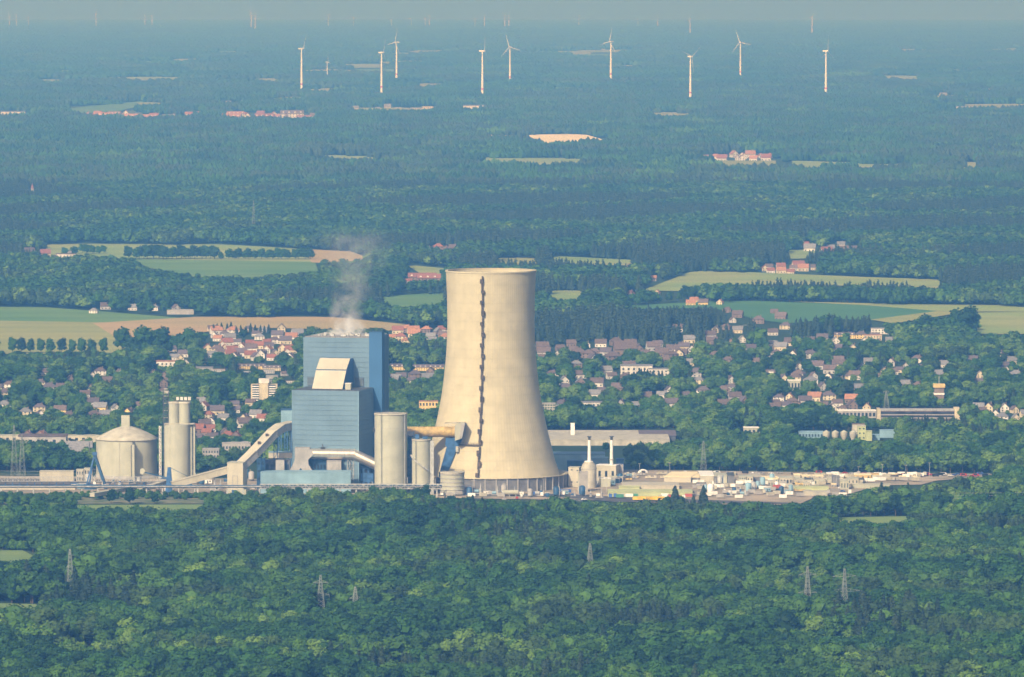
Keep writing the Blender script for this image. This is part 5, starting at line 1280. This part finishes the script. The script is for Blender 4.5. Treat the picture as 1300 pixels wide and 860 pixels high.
def scatter(name, pts, rot, scl, idx, coll, label):
    me = bpy.data.meshes.new(name); me.vertices.add(len(pts)); me.vertices.foreach_set('co', pts.astype(np.float32).ravel())
    a = me.attributes.new('tree_rot', 'FLOAT_VECTOR', 'POINT'); a.data.foreach_set('vector', rot.astype(np.float32).ravel())
    a = me.attributes.new('tree_scale', 'FLOAT_VECTOR', 'POINT'); a.data.foreach_set('vector', scl.astype(np.float32).ravel())
    a = me.attributes.new('tree_kind', 'INT', 'POINT'); a.data.foreach_set('value', idx.astype(np.int32))
    o = bpy.data.objects.new(name, me); link(o); tag(o, label=label, kind='stuff')
    ng = bpy.data.node_groups.new(name, 'GeometryNodeTree'); ng.interface.new_socket('Geometry', in_out='INPUT', socket_type='NodeSocketGeometry'); ng.interface.new_socket('Geometry', in_out='OUTPUT', socket_type='NodeSocketGeometry')
    gi = ng.nodes.new('NodeGroupInput'); go = ng.nodes.new('NodeGroupOutput'); ip = ng.nodes.new('GeometryNodeInstanceOnPoints'); ci = ng.nodes.new('GeometryNodeCollectionInfo')
    ci.inputs['Collection'].default_value = coll; ci.inputs['Separate Children'].default_value = True; ci.inputs['Reset Children'].default_value = True
    def att(n, t):
        x = ng.nodes.new('GeometryNodeInputNamedAttribute'); x.data_type = t; x.inputs['Name'].default_value = n; return x.outputs['Attribute']
    ip.inputs['Pick Instance'].default_value = True
    er = ng.nodes.new('FunctionNodeEulerToRotation')
    ng.links.new(gi.outputs[0], ip.inputs['Points']); ng.links.new(ci.outputs[0], ip.inputs['Instance']); ng.links.new(att('tree_kind','INT'), ip.inputs['Instance Index'])
    ng.links.new(att('tree_rot','FLOAT_VECTOR'), er.inputs[0]); ng.links.new(er.outputs[0], ip.inputs['Rotation']); ng.links.new(att('tree_scale','FLOAT_VECTOR'), ip.inputs['Scale']); ng.links.new(ip.outputs[0], go.inputs[0])
    md = o.modifiers.new('scatter', 'NODES'); md.node_group = ng
    return o
def vnoise(x, y, sc, seed):
    g = np.random.default_rng(seed); r = np.zeros_like(x)
    for k in range(9):
        a = g.uniform(0, 2*math.pi); f = g.uniform(.6, 1.9)/sc; r += np.sin((x*math.cos(a)+y*math.sin(a))*f*2*math.pi+g.uniform(0, 6.3))
    return r/9*1.9+.5        # about 0..1
def projv(x, y, z):
    zc = y*math.cos(PITCH)+(CAMZ-z)*math.sin(PITCH); yc = (CAMZ-z)*math.cos(PITCH)-y*math.sin(PITCH)
    return 650+F*x/zc, 430+F*yc/zc, zc/F
clear_rect(336, 618, 556, 660, 0)
clear_rect(560, 634, 720, 660, 0)
for x_, a_, b_ in ((89,700,756),(749,692,726),(1025,722,766),(1072,726,768),(407,732,770)): clear_rect(x_-4, a_, x_+4, b_, int(b_))
def grid(Y0, Y1, sp, grow=1.22):
    P = []
    y = Y0
    while y < Y1:
        w = 650*grow/F*y; n = int(2*w/sp); xs = -w+(np.arange(n)+nrng.uniform(-.42,.42,n)+.5)*sp; ys = y+nrng.uniform(-.42,.42,n)*sp
        P.append(np.stack([xs, ys], 1)); y += sp
    P = np.concatenate(P); return P[:,0], P[:,1]
def sample(mask, px, py):
    ix = np.clip((px+100).astype(int), 0, 1499); iy = np.clip(py.astype(int), 0, 899); return mask[iy, ix]
def keep_trees(x, y, h, w):
    z = -(x*x+y*y)/(2*EARTH); px, py, s = projv(x, y, z); hp_ = h/s; wp = w/s
    bad = (sample(NOB, px, py) > 0); w = w*np.ones(len(x)); px0, py0 = px, py; far = py < 470
    px = px+np.where(far, 9*(vnoise(x, y, 150, 71)-.5), 0); py = py+np.where(far, 2.6*(vnoise(x, y, 170, 72)-.5), 0)
    for fx in (-.38, 0, .38):
        for fz in (0, .12, .25, .38, .5, .62, .75, .85, .95):
            if fx and fz > .9: continue
            q = sample(MASK, px+fx*wp, py-fz*hp_); bad |= (q == 1) | ((q > 1) & (py > q-1))
    return ~bad, px0, py0, z
# woodland near: single trees
near_meshes = []
LM = [M['leaf_a'], M['leaf_b'], M['leaf_c'], M['leaf_e']]
for k, lm in enumerate(LM):
    for v in range(3):
        c, t = tree_mb(100+k*10+v, 16+v, 13+v*.9, 13, 1, 480, .9); near_meshes.append(join_mesh('broadleaf', c, t, lm))
for v in range(2):
    c, t = tree_mb(200+v, 18, 6.5, 9, 1, 300, .75, 'cone'); near_meshes.append(join_mesh('pine', c, t, M['leaf_d']))
for k, lm in enumerate((M['leaf_b'], M['leaf_c'])):
    c, t = tree_mb(220+k, 8, 9, 7, 1, 260, .7, 'low'); near_meshes.append(join_mesh('shrub', c, t, lm))
NB = len(LM)*3       # 0..11 broadleaf, 12,13 pine, 14,15 shrub
x, y = grid(3930, 7400, 8.4)
z = -(x*x+y*y)/(2*EARTH); px, py, s = projv(x, y, z)
town = (py < 600)
h0 = 14*nrng.uniform(.58, 1.42, len(x))*(.85+.3*vnoise(x, y, 260, 3)); h0[town] *= .82
shr = ((py > 632) & (py < 650) & (nrng.random(len(x)) < .75)) | ((py > 652) & (vnoise(x, y, 190, 8) > .97))
shr |= (py > 641) & (py < 660) & (px > 1200)
shr |= (py > 566) & (py < 600) & (px > 845) & (vnoise(x, y, 120, 18) > .55)
h0[shr] *= .50
ok, px, py, z = keep_trees(x, y, h0, h0*.8)
ok &= ~(town & (nrng.random(len(x)) < .10))
st = vnoise(x, y, 230, 21)*.75+vnoise(x, y, 60, 22)*.25+nrng.normal(0, .16, len(x))
idx = np.where(st < .40, 0, np.where(st < .74, 1, np.where(st < (1.0), 2, 3)))
idx = np.where(town & (nrng.random(len(x)) < .22), 2, idx)
idx = np.where((idx == 2) & (py > 650) & (nrng.random(len(x)) < .65), 1, idx)
idx = idx*3+nrng.integers(0, 3, len(x))
pine = (vnoise(x, y, 300, 31) > 1.12) & (nrng.random(len(x)) < .7) | (nrng.random(len(x)) < .006)
idx = np.where(pine, 12+nrng.integers(0, 2, len(x)), idx)
idx = np.where(shr, 14+nrng.integers(0, 2, len(x)), idx)
x, y, z, idx, h0, px, py, shr = [a[ok] for a in (x, y, z, idx, h0, px, py, shr)]
sc = np.where(shr, h0/8.0, h0/16.5)
wide = sc*nrng.uniform(.85, 1.22, len(x))
rotv = nrng.uniform(0, 6.28, len(x))
# the 300 nearest the photograph shows: things of their own
vis = (px > 2) & (px < 1298) & (py < 786) & (py > 700) & (idx < 12)
order = np.argsort(-np.where(vis, py, -1))[:300]
single = np.zeros(len(x), bool); single[order] = True
tp = {}
CN = {0:'dark green', 1:'mid green', 2:'light green', 3:'brownish green'}
for i in np.nonzero(single)[0]:
    k = int(idx[i])
    if k not in tp:
        c, t = tree_mb(100+(k//3)*10+k % 3, 16+k % 3, 13+(k % 3)*.9, 13, 1, 480, .9)
        o = tp[k] = thing('broadleaf_tree', '', 'tree'); part('crown', c, LM[k//3], o, fix=False); part('trunk', t, M['bark'], o, fix=False)
    else: o = clone(tp[k])
    o.location = (x[i], y[i], z[i]); o.rotation_euler = (0, 0, rotv[i]); o.scale = (wide[i], wide[i], sc[i])
    third = ['far left','left','centre left','centre right','right','far right'][min(5, int(px[i]/217))]; tall = 'tall' if h0[i] > 15 else 'low' if h0[i] < 10.5 else 'medium'
    o['label'] = f"{tall} {CN[k//3]} broadleaf tree at the {third} of the front forest's nearest rows"; o['group'] = f"{tall} {CN[k//3]} trees, {third} of the front forest"
r = ~single
scatter('woodland', np.stack([x, y, z], 1)[r], np.stack([0*rotv, 0*rotv, rotv], 1)[r], np.stack([wide, wide, sc], 1)[r], idx[r], source('tree_source', near_meshes), 'broadleaf and pine woodland around the power station and through the town')
n_near = int(r.sum())
# middle distance: lighter trees
mid = []
for k, lm in enumerate(LM):
    for v in range(2): c, t = tree_mb(300+k*10+v, 15, 11, 6, 1, 70, 1.5, trunk=False); mid.append(join_mesh('broadleaf', c, t, lm))
c, t = tree_mb(340, 16, 7, 5, 1, 50, 1.2, 'cone', trunk=False); mid.append(join_mesh('pine', c, t, M['leaf_d']))
x, y = grid(7400, 12500, 11.0)
h0 = 16.5*nrng.uniform(.75, 1.3, len(x))
ok, px, py, z = keep_trees(x, y, h0, h0*.7)
st = vnoise(x, y, 420, 41)*.8+vnoise(x, y, 110, 42)*.2+nrng.normal(0, .13, len(x))
idx = np.where(st < .48, 0, np.where(st < .80, 1, np.where(st < .93, 2, 3)))*2+nrng.integers(0, 2, len(x))
idx = np.where(vnoise(x, y, 900, 43) > .72, 8, idx)
rotv = nrng.uniform(0, 6.28, len(x)); sc = h0/15; 
x, y, z, idx, sc, rotv = [a[ok] for a in (x, y, z, idx, sc, rotv)]
scatter('woodland', np.stack([x, y, z], 1), np.stack([0*rotv, 0*rotv, rotv], 1), np.stack([sc*1.1, sc*1.1, sc], 1), idx, source('mid_tree_source', mid), 'blue-green woodland between the fields behind the town')
n_mid = len(x)
# far: groves of many small crowns
def grove(seed, size, n, h, lm, pine=False):
    g = np.random.default_rng(seed); m = MB(); V, Fc = ICO[1]
    k = int(math.sqrt(n)); 
    for i in range(k):
        for j in range(k):
            cx = ((i+.5)/k-.5)*size+g.uniform(-.4,.4)*size/k; cy = ((j+.5)/k-.5)*size+g.uniform(-.4,.4)*size/k; r = size/k*g.uniform(.5,.72); hh = h*g.uniform(.75,1.25)
            P = V*(1+g.normal(0,.14,len(V)))[:,None]*np.array([r, r, hh*.5])+np.array([cx, cy, hh*.52]); m.add([tuple(p) for p in P], Fc)
    me = m.mesh('grove'); me.materials.append(lm); return me
def groves(Y0, Y1, size, n, h, thin, seed, label):
    gm = [grove(seed+i, size*1.08, n, h, lm) for i, lm in enumerate((M['leaf_a'], M['leaf_a'], M['leaf_e'], M['leaf_d'], M['leaf_d'], M['leaf_b']))]
    x, y = grid(Y0, Y1, size, 1.3)
    hh = np.full(len(x), h*1.0); ok, px, py, z = keep_trees(x, y, hh, hh*0+size)
    st = vnoise(x, y, size*14, seed+50)*.8+nrng.normal(0,.15,len(x)); idx = np.clip((st*6).astype(int), 0, 5); idx = np.where((idx == 5) & (nrng.random(len(x)) < .6), 1, idx)
    ok &= vnoise(x, y*.25, size*9, seed+60) < thin
    rotv = nrng.integers(0, 4, len(x))*math.pi/2; sc = nrng.uniform(.8, 1.3, len(x))
    x, y, z, idx, rotv, sc = [a[ok] for a in (x, y, z, idx, rotv, sc)]
    scatter('forest', np.stack([x, y, z], 1), np.stack([0*rotv, 0*rotv, rotv], 1), np.stack([0*sc+1, 0*sc+1, sc], 1), idx, source(f'grove_source_{seed}', gm), label)
    return len(x)
n1 = groves(12500, 22000, 64, 36, 17, 9, 500, 'hazy forest covering the plain behind the villages')
n2 = groves(22000, 44000, 130, 49, 18, 9, 600, 'distant blue forest of the plain below the horizon')
n3 = groves(44000, 82000, 260, 49, 20, 9, 700, 'farthest forest fading into the haze at the horizon')
# rows of trees with their own shape
ap = {}
def lone(px_, py_, h, w, kind, label_base, place, group):
    k = (kind, round(h/3))
    if kind not in ap:
        sh = {'avenue':'round','conifer':'cone','poplar':'column','bush':'low'}[kind]; c, t = tree_mb(900+len(ap), 10, {'avenue':8.5,'conifer':5,'poplar':4,'bush':10}[kind], 10, 1, 420, .6, sh)
        o = ap[kind] = thing({'avenue':'avenue_tree','conifer':'conifer','poplar':'poplar','bush':'bush'}[kind], '', 'tree'); part('crown', c, {'avenue':M['leaf_a'],'conifer':M['leaf_d'],'poplar':M['leaf_b'],'bush':M['leaf_b']}[kind], o, fix=False); part('trunk', t, M['bark'], o, fix=False)
    else: o = clone(ap[kind])
    p = ground(px_, py_); o.location = tuple(p); o.rotation_euler = (0, 0, rnd.uniform(0, 6.28)); k = h/10
    o.scale = (k*w, k*w, k)
    if group: o['group'] = group
    later(o, label_base, place)
for i, (x_, y_) in enumerate([(-5,449),(16,449),(27,449),(39,449),(52,449),(64,449),(78,449),(92,450),(104,450),(117,450),(131,450)]):
    lone(x_, y_, 18*rnd.uniform(.85,1.1), rnd.uniform(.7,.9), 'avenue', 'dark round avenue tree', 'in the left roadside row', 'avenue trees along the left road')
for x_, y_, h, w in ((155,448,27,1.0),(182,450,30,1.1),(203,450,29,1.1),(240,440,20,1.1),(170,452,20,1.2),(222,446,17,1.1)):
    lone(x_, y_, h, w, 'avenue', 'large dark tree', 'in the clump right of the left avenue', 'large trees in the left clump')
xs_ = list(np.arange(985, 1300, 8.3))
for x_ in xs_: lone(x_+rnd.uniform(-1.5,1.5), 384+ (x_-985)*.012+rnd.uniform(-.4,.4), 19*rnd.uniform(.85,1.15), rnd.uniform(.8,1.0), 'avenue', 'dark avenue tree', 'in the long row on the right fields', 'avenue trees in the long right row')
for x_ in np.arange(872, 985, 7.5): lone(x_, 384-(985-x_)*.03+rnd.uniform(-.6,.6), 19*rnd.uniform(.85,1.15), .95, 'avenue', 'bushy tree', 'in the long right row', 'bushy trees in the right row')
for x_ in np.arange(270, 345, 6): lone(x_+rnd.uniform(-1,1), 424+rnd.uniform(-1,1), rnd.uniform(8,13), .8, 'conifer', 'small dark conifer', 'behind the red quarter', 'small conifers behind the red quarter')
for x_ in np.arange(165, 276, 6): lone(x_+rnd.uniform(-2,2), 329.5+rnd.uniform(-.6,.6), 19*rnd.uniform(.8,1.1), 1.0, 'avenue', 'dark tree', 'on the upper left fields', 'trees standing on the upper left fields')
for x_ in list(np.arange(84, 140, 7))+list(np.arange(282, 395, 7)): lone(x_+rnd.uniform(-2,2), 330 if x_ > 200 else 322+rnd.uniform(-1,6), 15*rnd.uniform(.75,1.15), 1.05, 'avenue', 'rounded tree', 'beside the upper left hedge', 'hedge trees on the upper left fields')
for x_ in np.arange(508, 572, 4.5): lone(x_, 408-(572-x_)*.05+rnd.uniform(-.4,.4)+3, 12, 1.0, 'avenue', 'small row tree', 'beside the brown field', 'row trees left of the cooling tower')
for x_, y_, h in ((857,646,17),(893,650,19),(880,652,13)): lone(x_, y_, h, .95, 'conifer', 'dark pointed conifer', 'at the front edge of the yard', 'conifers before the yard')
for x_, y_, h, w in ((141,640,12,.75),(165,641,13,.9),(196,640,8,1.1),(848,645,9,1.0),(866,641,7,1.0),(540,636,13,.8),(348,632,8,1.2)): lone(x_, y_, h, w, 'avenue', 'round dark tree', 'at the front edge of the plant', 'round trees before the plant')
for x_, y_, h, w in ((1215,427,30,1.0),(1228,428,34,1.1),(1206,427,22,1.1),(1175,424,22,1.1),(1045,425,22,1.0),(1060,424,19,1.0)): lone(x_, y_, h, w, 'avenue', 'big dark tree', 'at the edge of the right fields', 'big trees at the edge of the right fields')

for x_ in list(np.arange(-5, 330, 4.6))+[262,270,300,318,327]: lone(x_+rnd.uniform(-2,2), 633+rnd.uniform(-2,3), rnd.uniform(4,7), 1.0, 'bush', 'low dark bush', 'at the far left end of the pipe rack' if x_ < 110 else 'before the domed silo' if x_ < 215 else 'before the twin silo', 'bushes before the left pipe rack')
for x_ in list(np.arange(-4, 98, 5.2))+list(np.arange(262, 340, 5.5)): lone(x_+rnd.uniform(-2,2), 640.5+rnd.uniform(-2.5,1.5), rnd.uniform(6,9.5), .95, 'bush', 'rounded green bush', 'in the hedge before the left works' if x_ < 100 else 'in the hedge before the transfer tower', 'hedge bushes before the works')
# ------------------------------------------------------------------ steam from the boiler house roof
def steam():
    r0 = bh.location; C0 = at(440, 430, YB+85)
    mp_ = mpp(YB+85)
    path = [(-2, 0, 0, 26), (0, 0, 10, 26), (0, 0, 30, 24), (4, 0, 50, 26), (10, 0, 75, 36), (14, 0, 100, 48), (10, 0, 130, 54), (4, 0, 150, 36)]
    m = MB(); n = 20; vs = []
    for (dx, dy, dz, rr) in path:
        for k in range(n):
            t = 2*math.pi*k/n; q = rr*mp_*(1.25+.1*math.sin(3*t+dz)); vs.append((dx*mp_+math.cos(t)*q, math.sin(t)*q, dz*mp_))
    k = len(path); m.add(vs, [(j*n+i, j*n+(i+1)%n, (j+1)*n+(i+1)%n, (j+1)*n+i) for j in range(k-1) for i in range(n)]); m.add(vs, [tuple(range(n))[::-1], tuple(range((k-1)*n, k*n))])
    mt = bpy.data.materials.new('steam'); mt.use_nodes = True; nt = mt.node_tree; nt.nodes.clear()
    out = nt.nodes.new('ShaderNodeOutputMaterial'); pv = nt.nodes.new('ShaderNodeVolumePrincipled'); nt.links.new(pv.outputs[0], out.inputs['Volume'])
    pv.inputs['Color'].default_value = (1,1,1,1); pv.inputs['Anisotropy'].default_value = 0.0
    tc = nt.nodes.new('ShaderNodeTexCoord'); sp = nt.nodes.new('ShaderNodeSeparateXYZ'); nt.links.new(tc.outputs['Object'], sp.inputs[0])
    zmax = 150*mp_
    zr = nt.nodes.new('ShaderNodeMath'); zr.operation = 'DIVIDE'; zr.inputs[1].default_value = zmax; nt.links.new(sp.outputs[2], zr.inputs[0])
    def curve(vals):
        c = nt.nodes.new('ShaderNodeFloatCurve'); cc = c.mapping.curves[0]
        cc.points[0].location = vals[0]; cc.points[1].location = vals[-1]
        for v in vals[1:-1]: cc.points.new(*v)
        c.mapping.update(); nt.links.new(zr.outputs[0], c.inputs['Value']); return c.outputs[0]
    cx = curve([(dz/150, .5+dx/100) for dx, dy, dz, rr in path]); cr_ = curve([(dz/150, rr/60) for dx, dy, dz, rr in path])
    dn = curve([(0,1.0),(.08,.75),(.18,.34),(.3,.13),(.45,.06),(.65,.045),(.8,.03),(.95,.0),(1,0)])
    def mth(op, a, b=None, c=None):
        q = nt.nodes.new('ShaderNodeMath'); q.operation = op
        for i, v in enumerate((a, b, c)):
            if v is None: continue
            if isinstance(v, (int, float)): q.inputs[i].default_value = v
            else: nt.links.new(v, q.inputs[i])
        return q.outputs[0]
    xc = mth('MULTIPLY', mth('SUBTRACT', cx, .5), 100*mp_); dx = mth('SUBTRACT', sp.outputs[0], xc)
    d = mth('SQRT', mth('ADD', mth('MULTIPLY', dx, dx), mth('MULTIPLY', sp.outputs[1], sp.outputs[1])))
    rel = mth('DIVIDE', d, mth('MULTIPLY', cr_, 60*mp_)); fall = mth('MAXIMUM', mth('SUBTRACT', 1.0, rel), 0.0)
    nz = nt.nodes.new('ShaderNodeTexNoise'); nz.inputs['Scale'].default_value = .07; nz.inputs['Detail'].default_value = 5; nz.inputs['Roughness'].default_value = .6; nz.inputs['Distortion'].default_value = .6
    nt.links.new(tc.outputs['Object'], nz.inputs['Vector'])
    nn = mth('MAXIMUM', mth('MULTIPLY', mth('SUBTRACT', nz.outputs['Fac'], .44), 6.0), 0.0)
    den = mth('MULTIPLY', mth('MULTIPLY', mth('MULTIPLY', fall, nn), dn), .40); nt.links.new(den, pv.inputs['Density'])
    o = part('steam_plume', m, mt); o.location = C0; o.location.z += 1.5; tag(o, label='white steam plume drifting up from the boiler house roof', kind='stuff')
    mt.cycles.volume_step_rate = .6
steam()

# ------------------------------------------------------------------ air: one box of even haze round the camera and the scene
hz_m = bpy.data.materials.new('haze'); hz_m.use_nodes = True; nt = hz_m.node_tree; nt.nodes.clear()
out = nt.nodes.new('ShaderNodeOutputMaterial'); pv = nt.nodes.new('ShaderNodeVolumePrincipled'); nt.links.new(pv.outputs[0], out.inputs['Volume'])
pv.inputs['Color'].default_value = HAZE_COL; pv.inputs['Absorption Color'].default_value = HAZE_ABS; pv.inputs['Density'].default_value = HAZE_D; pv.inputs['Anisotropy'].default_value = HAZE_G
xw, y0, y1, zb_, zt_ = 27000, -3000, 88500, -(88500**2+27000**2)/(2*EARTH)-3, CAMZ+4
hm = MB().box(-xw, xw, y0, y1, zb_, zt_)
o = part('haze', hm, hz_m); o['kind'] = 'stuff'; o['label'] = 'pale blue haze filling the air out to the horizon'
finish_labels()
print('houses', nhouse, 'near', n_near, 'mid', n_mid, 'groves', n1, n2, n3, 'objects', len(bpy.data.objects))
